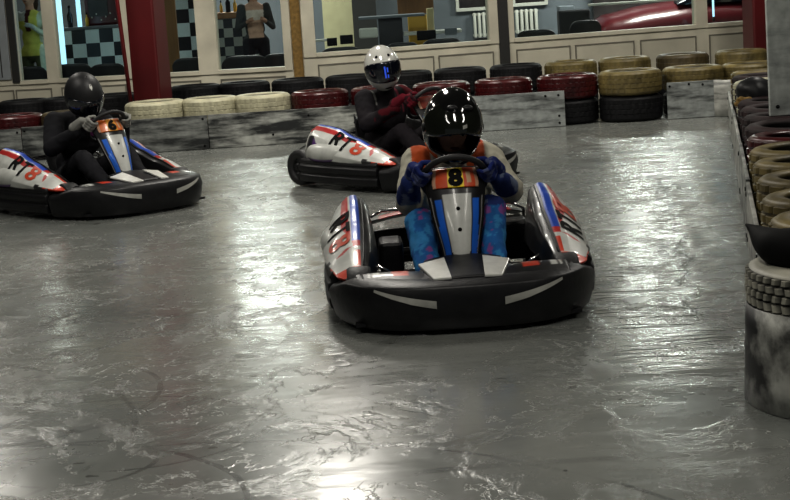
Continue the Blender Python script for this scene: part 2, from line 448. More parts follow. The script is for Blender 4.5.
# hall shell (mostly out of the frame) and the room behind the glass
bm = bmesh.new(); box(bm, -16, 16, -3, 22.5, 4.6, 4.7); tag(from_bm('ceiling', bm, MT['hall'], smooth=False), 'dark hall ceiling', 'ceiling', kind='structure')
bm = bmesh.new(); box(bm, -16.2, -16, -3, 30, 0, 4.7); tag(from_bm('wall_far_left', bm, MT['hall'], smooth=False), 'plain hall wall on the left side', 'wall', kind='structure')
bm = bmesh.new(); box(bm, 16, 16.2, -3, 30, 0, 4.7); tag(from_bm('wall_far_right', bm, MT['hall'], smooth=False), 'plain hall wall on the right side', 'wall', kind='structure')
bm = bmesh.new(); box(bm, -16, 16, 25.6, 25.7, 0, 4.7)
tag(from_bm('wall_back', bm, MT['room'], smooth=False), 'blue-grey plaster wall of the room behind the glass', 'wall', kind='structure')
bm = bmesh.new(); box(bm, -16, 16, 22.5, 30, 3.0, 3.1); tag(from_bm('ceiling_room', bm, MT['roomcream'], smooth=False), 'ceiling of the room behind the glass', 'ceiling', kind='structure')
# chequered bar front, left room
def px_box(name, x0, x1, ytop, ybot, Y, depth, m, label, cat, kind=None, bevel=0, floorz=None, parent=None):
    a = at_y(x0, (ytop + ybot) / 2, Y); c = at_y(x1, (ytop + ybot) / 2, Y)
    zt = at_y((x0 + x1) / 2, ytop, Y).z; zb = at_y((x0 + x1) / 2, ybot, Y).z if floorz is None else floorz
    bm = bmesh.new(); w = (c.x - a.x) / 2
    box(bm, -w, w, 0, depth, 0, zt - zb)
    o = from_bm(name, bm, m, parent, smooth=False, bevel=bevel, loc=((a.x + c.x) / 2, Y, zb))
    return tag(o, label, cat, kind=kind) if cat else o
bar = empty('bar_counter', at_y(98, 40, 22.2)); bar.location.z = 0
tag(bar, 'bar counter with large black and white chequered front behind the left window', 'counter')
bm = bmesh.new(); box(bm, -.72, .62, 0, .5, 0, 1.16); from_bm('front_panel', bm, MT['checker'], bar, smooth=False)
bm = bmesh.new(); box(bm, -.76, .66, -.03, .55, 1.16, 1.20); from_bm('counter_top', bm, MT['room'], bar, smooth=False, bevel=.01)
px_box('chequered_partition', 173, 202, -40, 75, 22.4, .15, MT['checker'], 'tall chequered black and white partition between red column and cream post', 'partition', floorz=0)
b2 = empty('serving_counter', at_y(232, 40, 22.6)); b2.location.z = 0
tag(b2, 'serving counter with narrow chequered front beside the standing woman', 'counter')
bm = bmesh.new(); box(bm, -.34, .34, 0, .5, 0, 1.18); from_bm('front_panel', bm, MT['checker2'], b2, smooth=False)
bm = bmesh.new(); box(bm, -.37, .37, -.04, .54, 1.18, 1.26); from_bm('counter_top', bm, MT['wood'], b2, smooth=False, bevel=.01)
px_box('door_2', 163, 175, -60, 75, 21.6, .08, MT['wood'], 'orange wooden door frame post beside the red column', 'door', 'structure', floorz=0)
# lit tubes
def rod(name, p0, p1, r, m, label, cat, capm=None):
    bm = bmesh.new(); p0, p1 = V(p0), V(p1); tube(bm, [V((0, 0, 0)), p1 - p0], r, 12)
    o = tag(from_bm(name, bm, m, loc=p0), label, cat); 
    if capm:
        for q in (V((0, 0, 0)), p1 - p0):
            bm = bmesh.new(); tube(bm, [q - V((0, 0, .03)), q + V((0, 0, .03))], r * 1.25, 12); from_bm('end_cap', bm, capm, o)
    return o
a = at_y(63, 66, 20.9); rod('light_tube', (a.x, a.y, a.z - .35), (a.x, a.y, 2.3), .05, MT['tube'], 'thick lit blue-white tube beside the cream window post', 'light', MT['steel'])
a = at_y(80, 26, 22.25); rod('light_tube', (a.x, a.y, 1.16), (a.x, a.y, 2.3), .03, MT['tube'], 'thin lit blue-white tube above the chequered bar', 'light', MT['steel'])
# things on the bar: drinks fridge-like machine, bottles
mach = empty('drink_machine', at_y(103, 10, 22.45)); mach.location.z = 1.2
tag(mach, 'dark red machine with glittering trim standing on the chequered bar', 'machine')
bm = bmesh.new(); box(bm, -.22, .25, -.1, .2, 0, .75); from_bm('cabinet', bm, MT['carred'], mach, smooth=False, bevel=.03)
bm = bmesh.new(); box(bm, -.17, .08, -.115, -.1, .12, .6); from_bm('front_window', bm, MT['darkglass'], mach, smooth=False)
for k in range(14):
    bm = bmesh.new(); box(bm, -.2 + .03 * (k % 7) * 2, -.185 + .03 * (k % 7) * 2, -.125, -.112, .06 + .5 * (k // 7) + .04 * (k % 3), .08 + .5 * (k // 7) + .04 * (k % 3))
    from_bm('light_dot', bm, MT['radiator'], mach, smooth=False)
def bottle(px, Y, z, m, label, h=.26):
    a = at_y(px, 20, Y); bm = bmesh.new(); r = h * .14
    lathe(bm, [(.001, 0), (r, 0), (r, h * .6), (r * .35, h * .78), (r * .35, h), (.001, h)], 16, closed=False)
    o = tag(from_bm('bottle', bm, m, loc=(a.x, Y, z)), label, 'bottle')
    bm = bmesh.new(); lathe(bm, [(.001, h), (r * .42, h - .01), (r * .42, h + .02), (.001, h + .02)], 12, closed=False); from_bm('cap', bm, MT['ink'], o)
bottle(70, 22.3, 1.2, MT['visor_dark'], 'dark bottle on the chequered bar beside the thin light tube')
bottle(87, 22.3, 1.2, MT['amber'], 'amber bottle on the chequered bar in front of the red machine', .16)
bottle(222, 22.65, 1.26, MT['amber'], 'first amber jar on the serving counter', .14)
bottle(229, 22.65, 1.26, MT['ink'], 'dark bottle between amber jars on the serving counter', .22)
bottle(236, 22.65, 1.26, MT['amber'], 'second amber jar on the serving counter, nearer the woman', .17)

# chairs behind the glass
def make_chair():
    r = empty('leather_chair')
    bm = bmesh.new(); w = .235
    pts = []
    def back(u, v):
        x = (u * 2 - 1) * w; z = .50 + v * .46
        rr = min(1, abs(u * 2 - 1)); z -= (rr ** 6) * .10 * v
        return (x, -.21 + .05 * (1 - (u * 2 - 1) ** 2) * -1 + .02 + (v * -.05), z)
    o = grid_surface('backrest', back, 14, 10, MT['leather'], r); md = o.modifiers.new('solid', 'SOLIDIFY'); md.thickness = .06; md2 = o.modifiers.new('b', 'BEVEL'); md2.width = .02; md2.segments = 2
    bm = bmesh.new(); box(bm, -w, w, -.2, .26, .40, .50); from_bm('seat', bm, MT['leather'], r, bevel=.03)
    for sx in (-.19, .19):
        for sy in (-.17, .22):
            bm = bmesh.new(); tube(bm, [(sx, sy, .42), (sx * 1.1, sy * 1.1, 0)], .014, 8); from_bm('leg', bm, MT['steel'], r)
    return r
ch0 = make_chair(); used = False
for (px, py, Y, sc, lab) in ((27, 66, 20.9, 1.25, 'black chair back below the person in yellow-green, behind the glass'),
                     (75, 63, 20.7, 1.05, 'black chair back beneath the thick light tube, behind the glass'),
                     (110, 63, 20.6, .95, 'black chair back before the chequered bar, beside the red pipe'),
                     (192, 57, 20.5, .95, 'black chair back at the tall chequered partition, behind the glass'),
                     (246, 55, 20.4, 1.2, 'wide black chair back in front of the standing woman'),
                     (279, 53, 20.4, .8, 'black chair back just to the woman\'s side, next to the foam joint'),
                     (341, 46.5, 20.7, 1.1, 'black chair back in front of the cream curtain panel'),
                     (402, 42, 20.9, .9, 'black chair back in front of the black cabinet'),
                     (441, 38, 21.1, 1.1, 'black chair back in front of the amber box display'),
                     (481, 37, 21.2, .6, 'black chair back below the radiator left of the dark post gap'),
                     (534, 29.5, 21.3, 1.1, 'black chair back below the radiator right of the dark post gap'),
                     (583, 20, 22.4, .9, 'black chair back beside the dark red car')):
    p = at_y(px, py, Y)
    c = ch0 if not used else copy_tree(ch0); used = True
    c.location = (p.x, Y, p.z - .96); c.location.z = min(c.location.z, 0.0) if p.z < .96 else p.z - .96
    c.scale = (sc, 1, p.z / .96); c.location.z = 0
    tag(c, lab, 'chair', 'black chairs behind the glass')

# cream panel, cabinet, tables, radiators, pictures
px_box('curtain_panel', 321, 351, -60, 42, 24.9, .1, MT['roomcream'], 'pale yellow-cream curtain panel behind the right run of glass', 'curtain', floorz=0)
px_box('column_grey', 351, 375, -60, 45, 24.6, .3, MT['gap'], 'dark grey pillar beside the cream curtain panel', 'pillar', floorz=0)
cab = px_box('black_cabinet', 379, 403, 18, 48, 22.0, .4, MT['leather'], 'black cabinet under a grey table top behind the white helmet', 'cabinet', bevel=.01, floorz=0)
px_box('grey_table_top', 358, 425, 15.5, 18.0, 21.9, .6, MT['room'], 'long grey shelf board resting on the black cabinet', 'shelf', bevel=.008)
px_box('white_seat_back', 359, 378, 28, 38, 21.7, .05, MT['radiator'], 'white curved seat back under the grey shelf', 'seat', bevel=.02)
px_box('white_side_table', 313, 332, 39.5, 41.5, 21.4, .3, MT['radiator'], 'white side table edge below the cream curtain panel', 'table', bevel=.005)
px_box('small_monitor', 327, 337, 38, 46, 21.3, .05, MT['ink'], 'small black monitor on the white side table', 'monitor', bevel=.005)
px_box('small_monitor', 340, 353, 35, 44, 21.3, .05, MT['ink'], 'larger black monitor nearer the grey pillar', 'monitor', bevel=.005)
px_box('white_long_table', 404, 462, 31, 34, 21.8, .5, MT['radiator'], 'white long table beside the black cabinet', 'table', bevel=.006)
px_box('black_speaker', 417, 436, 30.5, 40, 21.6, .1, MT['ink'], 'black speaker on the long white table', 'speaker', bevel=.006)
px_box('blue_grey_box', 445, 457, 28, 35, 21.7, .1, MT['room'], 'small blue-grey box at the end of the long white table', 'box', bevel=.004)
px_box('amber_display_box', 408, 427, 15, 31, 23, .1, MT['amber'], 'amber coloured display box behind the long white table', 'box', bevel=.01, floorz=0)
px_box('white_lit_box', 427, 434, 8, 31, 23.1, .1, MT['roomcream'], 'narrow pale yellow box beside the amber display', 'box', bevel=.01, floorz=0)
px_box('brown_shelf_unit', 397, 433, -20, 14, 23.4, .1, MT['wood'], 'brown shelf unit above the amber display box', 'shelf')
def radiator(x0, x1, yt, yb, Y, n, lab):
    a = at_y(x0, yt, Y); c = at_y(x1, yt, Y); zb = at_y(x0, yb, Y).z
    r = empty('radiator', ((a.x + c.x) / 2, Y, zb)); tag(r, lab, 'radiator', 'white radiators on the blue-grey wall')
    w = c.x - a.x; h = a.z - zb
    for k in range(n):
        x = -w / 2 + w * (k + .5) / n; bm = bmesh.new(); box(bm, x - w / n * .33, x + w / n * .33, -.05, .05, 0, h); from_bm('fin', bm, MT['radiator'], r, bevel=.012)
    bm = bmesh.new(); box(bm, -w / 2, w / 2, -.02, .04, h * .88, h * .97); box(bm, -w / 2, w / 2, -.02, .04, h * .05, h * .15); from_bm('manifold', bm, MT['radiator'], r, bevel=.005)
radiator(472, 490, 13, 38, 25.545, 4, 'white ribbed radiator left of the dark gap between window posts')
radiator(514, 538, 10, 34, 25.545, 5, 'white ribbed radiator right of the dark gap between window posts')
def picture(x0, x1, yb, Y, lab):
    a = at_y(x0, yb, Y); c = at_y(x1, yb, Y); w = (c.x - a.x) / 2
    o = empty('framed_window_picture', ((a.x + c.x) / 2, Y, a.z)); tag(o, lab, 'picture', 'white framed dark pictures')
    bm = bmesh.new(); box(bm, -w, w, -.03, .03, 0, .05); box(bm, -w, w, -.03, .03, .75, .8); box(bm, -w, -w + .05, -.03, .03, .05, .75); box(bm, w - .05, w, -.03, .03, .05, .75)
    from_bm('frame', bm, MT['radiator'], o, smooth=False, bevel=.005)
    bm = bmesh.new(); box(bm, -w + .05, w - .05, 0, .01, .05, .75); from_bm('picture_panel', bm, MT['darkglass'], o, smooth=False)
picture(456, 490, 12, 25.565, 'white framed dark picture above the left radiator')
picture(512, 548, 7, 25.565, 'white framed dark picture above the right radiator')
px_box('grey_cabinet', 560, 575, 6, 30, 24.5, .4, MT['room'], 'grey cabinet standing before the blue-grey wall near the car', 'cabinet', bevel=.01, floorz=0)
px_box('printer', 559, 590, 10, 20, 23.6, .3, MT['leather'], 'dark grey floor printer left of the car behind the glass', 'printer', bevel=.02, floorz=0)
px_box('white_rail', 588, 678, 1.0, 3.5, 23.2, .05, MT['radiator'], 'white horizontal rail above the dark red car', 'rail', bevel=.01)
px_box('dark_display', 592, 700, -60, 15, 25.4, .1, MT['darkglass'], 'dark display board on the wall behind the car', 'board', floorz=0)
# red car
car = empty('red_car', at_y(660, 20, 24.3)); car.location.z = 0
tag(car, 'dark red glossy car parked behind the right glass', 'car')
def carbody(u, v):
    x = lerp(-1.0, 1.9, u); zt = interp([(-1.0, .70), (-.85, .86), (-.2, .97), (.35, 1.02), (.8, 1.02), (1.9, .95)], x)[0]
    a = v * math.pi; y = -math.cos(a) * (.78 - .10 * (1 - min(1, (x + 1.0) * 2)))
    z = .25 + (zt - .25) * (abs(math.sin(a)) ** .35)
    return (x, y, z)
grid_surface('body', carbody, 30, 24, MT['carred'], car)
def cabin(u, v):
    x = lerp(.15, 1.8, u); zt = interp([(.15, .98), (.55, 1.32), (1.2, 1.38), (1.8, 1.05)], x)[0]; a = v * math.pi
    return (x, -math.cos(a) * (.62), .95 + (zt - .95) * (abs(math.sin(a)) ** .4))
grid_surface('cabin_glass', cabin, 16, 20, MT['visor_dark'], car)
for x in (-.55, 1.4):
    for y in (-.7, .7):
        bm = bmesh.new(); lathe(bm, [(.15, -.09), (.30, -.09), (.31, -.05), (.31, .05), (.30, .09), (.15, .09)], 28, 'y', c=(x, y, .31)); from_bm('wheel', bm, MT['blackr'], car)
bm = bmesh.new(); blob(bm, (-.95, -.35, .72), (.06, .14, .06)); from_bm('headlight', bm, MT['chrome'], car)
a = at_y(713, 0, 22.5); rod('led_string', (a.x, a.y, at_y(713, 19, 22.5).z), (a.x, a.y, 2.3), .014, MT['tube'], 'thin lit white string of lights right of the cream post', 'light', MT['steel'])
px_box('dark_rack', 722, 742, -20, 16, 24, .2, MT['darkglass'], 'dark rack of gear beside the right red column', 'rack', floorz=0)

# ---------------------------------------------------------------- people behind the glass
def standing_person(name, loc, rz, cols, lab, arm_raise=.0, scale=1.0):
    bm = bmesh.new()
    for s in (-1, 1):
        limb(bm, (s * .10, 0, .92), (s * .11, 0, .50), .088, .062); limb(bm, (s * .11, 0, .50), (s * .11, .02, .08), .062, .04)
        limb(bm, (s * .11, .02, .05), (s * .12, -.14, .035), .045, .035)
        limb(bm, (s * .17, 0, 1.40), (s * .24, -.02, 1.12), .055, .042)
        hx = s * .10; limb(bm, (s * .24, -.02, 1.12), (hx, -.20, 1.15 + arm_raise), .040, .030)
        blob(bm, (hx * .8, -.23, 1.16 + arm_raise), (.035, .045, .03))
        for k in range(4): limb(bm, (hx * .8 + (k - 1.5) * .015, -.25, 1.16 + arm_raise), (hx * .5 + (k - 1.5) * .014, -.285, 1.15 + arm_raise), .009, .007, 8)
        limb(bm, (hx * .8, -.23, 1.18 + arm_raise), (hx * .4, -.25, 1.20 + arm_raise), .010, .008, 8)
    blob(bm, (0, 0, .95), (.165, .115, .13)); blob(bm, (0, 0, 1.12), (.135, .10, .16)); blob(bm, (0, 0, 1.32), (.175, .115, .15))
    limb(bm, (0, 0, 1.42), (0, -.01, 1.54), .055, .05); blob(bm, (0, -.015, 1.62), (.075, .095, .115)); blob(bm, (0, -.11, 1.61), (.014, .02, .022))
    blob(bm, (-.078, 0, 1.61), (.012, .02, .03)); blob(bm, (.078, 0, 1.61), (.012, .02, .03))
    o = organic(name, bm, .012, MT['cloth_plain'], None, cols, .004, 14, 3)
    o.location = loc; o.rotation_euler.z = rz; o.scale = (scale,) * 3
    tag(o, lab, 'person')
    bm = bmesh.new(); blob(bm, (0, .015, 1.655), (.088, .10, .105)); blob(bm, (0, .07, 1.56), (.08, .05, .14)); 
    organic('hair', bm, .012, MT['cloth_plain'], o, lambda c: (.035, .022, .015), .004, 30, 2)
    for s in (-1, 1):
        bm = bmesh.new(); blob(bm, (s * .03, -.103, 1.63), (.012, .008, .007)); from_bm('eye', bm, MT['eye'], o)
    bm = bmesh.new(); blob(bm, (0, -.105, 1.565), (.025, .008, .006)); from_bm('mouth', bm, MT['carred'], o)
    return o
SK = (.42, .25, .18)
def woman_col(c):
    if c.z > 1.47: return SK
    if c.y < -.19 and c.z > 1.05: return SK
    if c.z < .98: return (.012, .012, .016) if c.z > .30 else (.30, .18, .13)
    if abs(c.x) > .125 - (1.45 - c.z) * .05: return (.045, .05, .05)
    return (.55, .36, .27) if c.z < 1.22 else ((.66, .58, .52) if c.z < 1.36 else (.50, .32, .24))
p = at_y(256, 40, 21.9)
standing_person('person', (p.x, 21.9, 0), R(12), woman_col, 'person in cropped pale top, dark open jacket and black trousers behind the glass', .07, .94)
def green_col(c):
    if c.z > 1.46: return SK
    if c.y < -.19 and c.z > 1.05: return (.30, .34, .33)
    if abs(c.x) < .03 and c.z > 1.2: return (.05, .01, .012)
    if c.z > 1.33 and c.x < 0: return (.38, .42, .42)
    if c.x > .12: return (.42, .50, .40)
    if c.z < .9: return (.05, .06, .03)
    return (.42, .44, .10)
p = at_y(33, 40, 21.2)
standing_person('person', (p.x, 21.2, 0), R(-18), green_col, 'person in yellow-green vest with pale sleeve behind the far-left window', .12, 1.0)

# ---------------------------------------------------------------- columns, pipe
def column(x, y, w, d, rz, name, lab):
    bm = bmesh.new(); box(bm, -w / 2, w / 2, -d / 2, d / 2, 0, 4.6)
    o = from_bm(name, bm, MT['red'], None, smooth=False, bevel=.02, loc=(x, y, 0)); o.rotation_euler.z = rz
    return tag(o, lab, 'column', kind='thing')
pc = at_y(150, 60, 17.85); column(pc.x, 17.85, .30, .36, R(-14), 'square_column', 'thick dark red square column between the two tyre rows, left part')
pc = at_y(757, 30, 19.1); column(pc.x + .1, 19.1, .42, .36, R(8), 'square_column', 'dark red square column behind the gold tyres beside the white board')
p0 = at_y(131, 104, 17.6); p1 = at_y(117, 0, 17.6)
bm = bmesh.new(); dirv = (p1 - p0); base = p0 - dirv * (p0.z / dirv.z)
tube(bm, [V((0, 0, 0)), dirv * (3.2 / dirv.z)], .021, 12)
pipe = tag(from_bm('red_pipe', bm, MT['redpipe'], loc=base), 'thin slanting dark red pipe beside the thick red column', 'pipe')

# ================================================================ TYRES
def make_tyre(name, Rr=.30, h=.245, seg=90, tread='fine'):
    """lying car tyre: tread ribs, shoulder blocks cut by lateral grooves, sidewalls, open middle"""
    r0 = .62 * Rr; w = h
    prof = []   # (radius, z, kind) kind 1 = block that the lateral grooves cut
    def q(a): return a
    prof += [(r0, .10 * w, 0), (r0 + .012, .03 * w, 0), (r0 + .055, .0, 0), (Rr * .90, .03 * w, 0), (Rr * .965, .09 * w, 0)]
    if tread == 'fine':
        ribs = ((.13, .30), (.315, .49), (.51, .685), (.70, .87))
    else:
        ribs = ((.12, .30), (.35, .50), (.54, .69), (.74, .88))
    for a, c in ribs:
        mid = abs((a + c) / 2 - .5) * 2; rr = Rr * (1 - .018 * mid ** 2)
        gd = .010 if tread != 'fine' else .0055
        prof += [(rr - gd, a * w - .0005, 0), (rr, a * w + .003, 1), (rr, c * w - .003, 1), (rr - gd, c * w + .0005, 0)]
    prof += [(Rr * .965, .91 * w, 0), (Rr * .90, .97 * w, 0), (r0 + .055, w, 0), (r0 + .012, .97 * w, 0), (r0, .90 * w, 0), (r0 + .02, .75 * w, 0), (r0 + .05, .5 * w, 0), (r0 + .02, .25 * w, 0)]
    me = bpy.data.meshes.new(name); vs = []; fs = []; n = len(prof)
    cyc = 3 if tread == 'fine' or seg > 100 else 5
    for k in range(seg):
        for i, (r, z, kd) in enumerate(prof):
            rib = (i - 5) // 4 if 5 <= i < 5 + 16 else -1
            a = 2 * math.pi * k / seg
            if rib >= 0:
                slant = (z / w - .5) * (.08 if tread != 'fine' else .05) * (1 if rib % 2 else -1)
                a += slant
                if kd and (k + (rib * 2 if tread != 'fine' else rib // 2)) % cyc == 0: r -= .009 if tread != 'fine' else .0045
            vs.append((r * math.cos(a), r * math.sin(a), z))
    for k in range(seg):
        k2 = (k + 1) % seg
        for i in range(n):
            j = (i + 1) % n
            fs.append((k * n + i, k2 * n + i, k2 * n + j, k * n + j))
    me.from_pydata(vs, [], fs); me.update()
    bm = bmesh.new(); bm.from_mesh(me); bmesh.ops.recalc_face_normals(bm, faces=bm.faces[:]); bm.to_mesh(me); bm.free()
    for p in me.polygons: p.use_smooth = False
    for p in me.polygons:
        i = p.index % n
        if i < 4 or i >= 20: p.use_smooth = True
    return me
TM = {}
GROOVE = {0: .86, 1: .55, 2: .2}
def tyre_mesh(colname, kind):
    k = (colname, kind)
    if k not in TM:
        base = TM.get(('_', kind))
        if base is None: base = TM[('_', kind)] = make_tyre('tyre', tread='fine' if kind == 0 else 'coarse', seg={0: 88, 1: 90, 2: 162}[kind])
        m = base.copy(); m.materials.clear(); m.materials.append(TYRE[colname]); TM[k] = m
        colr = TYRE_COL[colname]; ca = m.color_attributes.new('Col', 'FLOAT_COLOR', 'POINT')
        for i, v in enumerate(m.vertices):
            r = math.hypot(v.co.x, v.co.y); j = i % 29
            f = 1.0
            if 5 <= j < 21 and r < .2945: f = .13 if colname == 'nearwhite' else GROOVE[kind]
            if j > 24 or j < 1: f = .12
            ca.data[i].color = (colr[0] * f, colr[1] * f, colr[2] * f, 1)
    return TM[k]
def tyre(x, y, z, colname, label, group, h=.245, r=.30, kind=0, tilt=(0, 0)):
    o = bpy.data.objects.new('tyre', tyre_mesh(colname, kind)); C.objects.link(o)
    o.location = (x, y, z); o.scale = (r / .30, r / .30, h / .245); o.rotation_euler = (R(tilt[0]), R(tilt[1]), random.uniform(0, 6.28))
    return tag(o, label, 'tyre', group)
YF = 17.17
TR = {155: .31, 568: .308, 629: .318, 694: .31, 752: .30}
front = [(-42, 'maroon', 'maroon tyre in the front row beyond the picture edge'), (12, 'maroon', 'maroon tyre at the far-left end of the front row'), (68, 'brown', 'dull brown front-row tyre right behind the black helmet of driver 6'),
         (155, 'white', 'wide white tyre in front of the thick red column'), (210, 'white', 'middle one of the three white tyres of the front row'), (262, 'white', 'white tyre next to a maroon one, above the smeared board'),
         (320, 'maroon', 'maroon tyre between the last white tyre and the white-helmeted driver'), (380, 'maroon', 'maroon tyre behind the white-helmeted driver'), (442, 'maroon', 'maroon tyre above driver 8\'s black helmet'),
         (504, 'maroon', 'glossy maroon tyre above the bolted grey board'), (568, 'maroon', 'dark maroon tyre at the open end of the bolted board'), (629, 'gold', 'bright gold tyre on a black one, front row'),
         (694, 'gold', 'gold tyre behind the short white board'), (752, 'gold', 'gold tyre in the corner where the two barriers meet')]
for px, cn, lab in front:
    x = at_y(px, 100, YF).x; dy = -.12 if px == 629 else (0.04 if px < 140 else 0)
    hh = .245 if px not in (12, 68) else .22
    tyre(x, YF + dy, 0, 'black', {629: 'black tyre under the bright gold tyre', 568: 'black tyre under the dark maroon tyre at the board end'}.get(px, 'black bottom tyre of the front row hidden behind the boards'), 'bottom tyres of the front row', hh + (.01 if px == 629 else 0), TR.get(px, .292))
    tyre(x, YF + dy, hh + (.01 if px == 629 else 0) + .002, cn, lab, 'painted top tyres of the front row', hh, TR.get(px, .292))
YB = 18.55
backs = [(-36, 'black', 'black tyre of the back row beyond the picture edge'), (22, 'black', 'black back-row tyre under the grey door leaf'), (66, 'black', 'black back-row tyre behind the black helmet of driver 6'), (112, 'black', 'black back-row tyre beside the red pipe'),
         (194, 'black', 'black back-row tyre just right of the thick red column'), (243, 'black', 'black back-row tyre behind the middle white tyres'), (297, 'black', 'black back-row tyre below the foam joint'), (351, 'black', 'black back-row tyre beside the white helmet'),
         (406, 'black', 'black back-row tyre between white helmet and black helmet'), (460, 'black', 'black back-row tyre below the left radiator'), (516, 'black', 'black back-row tyre just before the first gold one'),
         (571, 'gold', 'first gold tyre of the back row, next to a black one'), (625, 'gold', 'gold back-row tyre right behind the bright gold front one'), (683, 'brown', 'brown-gold back-row tyre above the short white board'), (742, 'gold', 'gold back-row tyre at the foot of the right red column')]
for i, (px, cn, lab) in enumerate(backs):
    x = at_y(px, 75, YB).x
    hh = .275 if px > 150 else .255
    tyre(x, YB, 0, 'black', 'black bottom tyre of the back row', 'bottom tyres of the back row', hh, .286)
    tyre(x, YB, hh + .002, cn, lab, 'top tyres of the back row', hh, .286)

# side barrier, running towards the camera on the right
def side_x(y): return 1.98 + .19 * (y - 9.36)
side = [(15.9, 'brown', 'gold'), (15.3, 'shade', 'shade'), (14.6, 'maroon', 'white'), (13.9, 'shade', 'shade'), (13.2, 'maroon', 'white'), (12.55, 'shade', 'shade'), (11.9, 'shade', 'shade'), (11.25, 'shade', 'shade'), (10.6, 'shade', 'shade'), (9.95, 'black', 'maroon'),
        (9.3, 'gold', 'gold'), (8.68, 'brown', 'gold'), (8.02, 'gold', 'gold'), (7.36, 'gold', 'gold'), (6.66, 'black', 'gold')]
slabs = {15.9: 'gold tyre at the far corner of the side barrier', 14.6: 'white tyre far along the side barrier, behind the black flap', 13.2: 'white tyre under the farther black flap', 9.95: 'glossy maroon tyre just before the gold tyres of the side barrier',
         9.3: 'gold side-barrier tyre next to the glossy maroon one', 8.68: 'second gold side-barrier tyre after the maroon one', 8.02: 'third gold side-barrier tyre after the maroon one', 7.36: 'large pale gold tyre beyond the pointed black flap', 6.66: 'gold tyre hidden under the pointed black flap'}
for y, lo, hi in side:
    x = side_x(y) + .315
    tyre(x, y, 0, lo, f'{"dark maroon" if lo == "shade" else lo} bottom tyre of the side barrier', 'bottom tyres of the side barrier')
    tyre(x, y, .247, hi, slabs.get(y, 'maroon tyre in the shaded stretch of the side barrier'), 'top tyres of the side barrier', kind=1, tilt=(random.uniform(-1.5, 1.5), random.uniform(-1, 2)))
for y in (13.2,):
    pass
# near stack, wrapped by a scuffed board
NX, NY, NR = 1.628, 5.74, .425
for k in range(2):
    tyre(NX, NY, k * .165, 'black', 'black tyre inside the scuffed wrap of the near stack', 'wrapped tyres of the near stack', .163, NR - .02, 1)
tyre(NX, NY, .331, 'nearwhite', 'white-painted tyre with deep tread on top of the near stack', None, .15, NR + .002, 2)

# ---------------------------------------------------------------- boards
bmats = [board_mat(f'scuffed_board_paint_{k}', b_, (.02, .022, .022), a_, s_) for k, (b_, a_, s_) in enumerate((((.25, .26, .245), .42, 1.1), ((.40, .41, .38), .42, 4.3), ((.33, .35, .34), .33, 7.7), ((.38, .38, .35), .32, 11.2)))]
def board(x0, x1, Y, h, m, lab, screws, name='barrier_board', tilt=0):
    w = (x1 - x0) / 2
    bm = bmesh.new(); box(bm, -w, w, 0, .022, 0, h)
    o = from_bm(name, bm, m, None, smooth=False, bevel=.004, loc=((x0 + x1) / 2, Y, .003))
    tag(o, lab, 'board', 'painted boards screwed to the far tyre barrier')
    for (sx, sz) in screws:
        bm = bmesh.new(); lathe(bm, [(.001, -.006), (.011, -.005), (.012, .001), (.001, .001)], 10, 'y', closed=False, c=(sx * w, 0, sz * h)); from_bm('screw', bm, MT['ink'], o)
    return o
YBd = 16.80
X = lambda px, py=130: at_y(px, py, YBd).x
cor = [(-.92, .12), (-.92, .88), (.92, .12), (.92, .88)]
board(X(-70), X(20), YBd + .02, .32, bmats[0], 'dim grey board at the left end of the barrier, behind kart 6', cor)
board(X(20.5), X(98), YBd + .03, .33, bmats[0], 'dim grey board right behind the driver of kart 6', cor)
board(X(98.5), X(208), YBd - .01, .335, bmats[0], 'board with heavy black smear below the wide white tyre', [(.92, .1), (.92, .9), (-.9, .5)])
board(X(208.5), X(392), YBd + .01, .335, bmats[1], 'long smeared board between kart 6 and the white-helmeted driver', [(-.3, .3), (.6, .5), (.1, .8)])
board(X(392.5), X(565, 110), YBd - .01, .35, bmats[2], 'pale board with screws right of driver 8\'s helmet', [(.93, .1), (.93, .3), (.93, .88), (.78, .88), (-.2, .85)])
board(X(667, 100), X(722, 100), YBd - .02, .36, bmats[2], 'short pale board at the corner below a gold tyre', [(-.9, .9), (-.2, .93), (.3, .9)])
# corner wrap
def curved_board(name, cx, cy, r, a0, a1, z0, z1, m, lab, grp=None, flare=0):
    def fn(u, v):
        a = lerp(a0, a1, u); rr = r + flare * (1 - v); return (rr * math.cos(a), rr * math.sin(a), lerp(z0, z1, v))
    o = grid_surface(name, fn, 30, 4, m, None, thick=.012, loc=(cx, cy, 0)); return tag(o, lab, 'board', grp)
curved_board('curved_board', side_x(16.3) + .16, 17.0,   .31, R(180), R(285), .003, .36, bmats[3], 'curved whitish board wrapping the far corner of the barrier')
# side boards: several lengths along the side barrier
def side_board(ya, yb, h, m, lab):
    a = V((side_x(ya), ya, 0)); c = V((side_x(yb), yb, 0)); L = (c - a).length; ang = math.atan2(c.y - a.y, c.x - a.x)
    bm = bmesh.new(); box(bm, 0, L, -.022, 0, 0, h)
    o = from_bm('side_board', bm, m, None, smooth=False, bevel=.004, loc=(a.x, a.y, .003)); o.rotation_euler.z = ang
    tag(o, lab, 'board', 'painted boards along the side barrier')
    for sx in (.06, L - .06):
        for sz in (.06, h - .06):
            bm = bmesh.new(); lathe(bm, [(.001, -.005), (.012, -.004), (.012, .001), (.001, .001)], 10, 'y', closed=False, c=(sx, -.023, sz)); from_bm('screw', bm, MT['ink'], o)
side_board(15.95, 13.4, .30, bmats[3], 'farthest whitish board along the side barrier')
side_board(13.38, 10.75, .35, bmats[3], 'whitish board along the side barrier below the maroon tyres')
side_board(10.73, 8.9, .37, bmats[1], 'smeared board along the side barrier below the first gold tyres')
side_board(8.88, 7.1, .36, bmats[3], 'nearest flat board of the side barrier beside the gold tyres')
side_board(7.08, 6.32, .34, bmats[1], 'short board of the side barrier in front of the near stack')
near_m = board_mat('near_wrap_paint', (.43, .435, .40), (.012, .012, .012), .44, 24.4, (3.2, 3.2, 3.4))
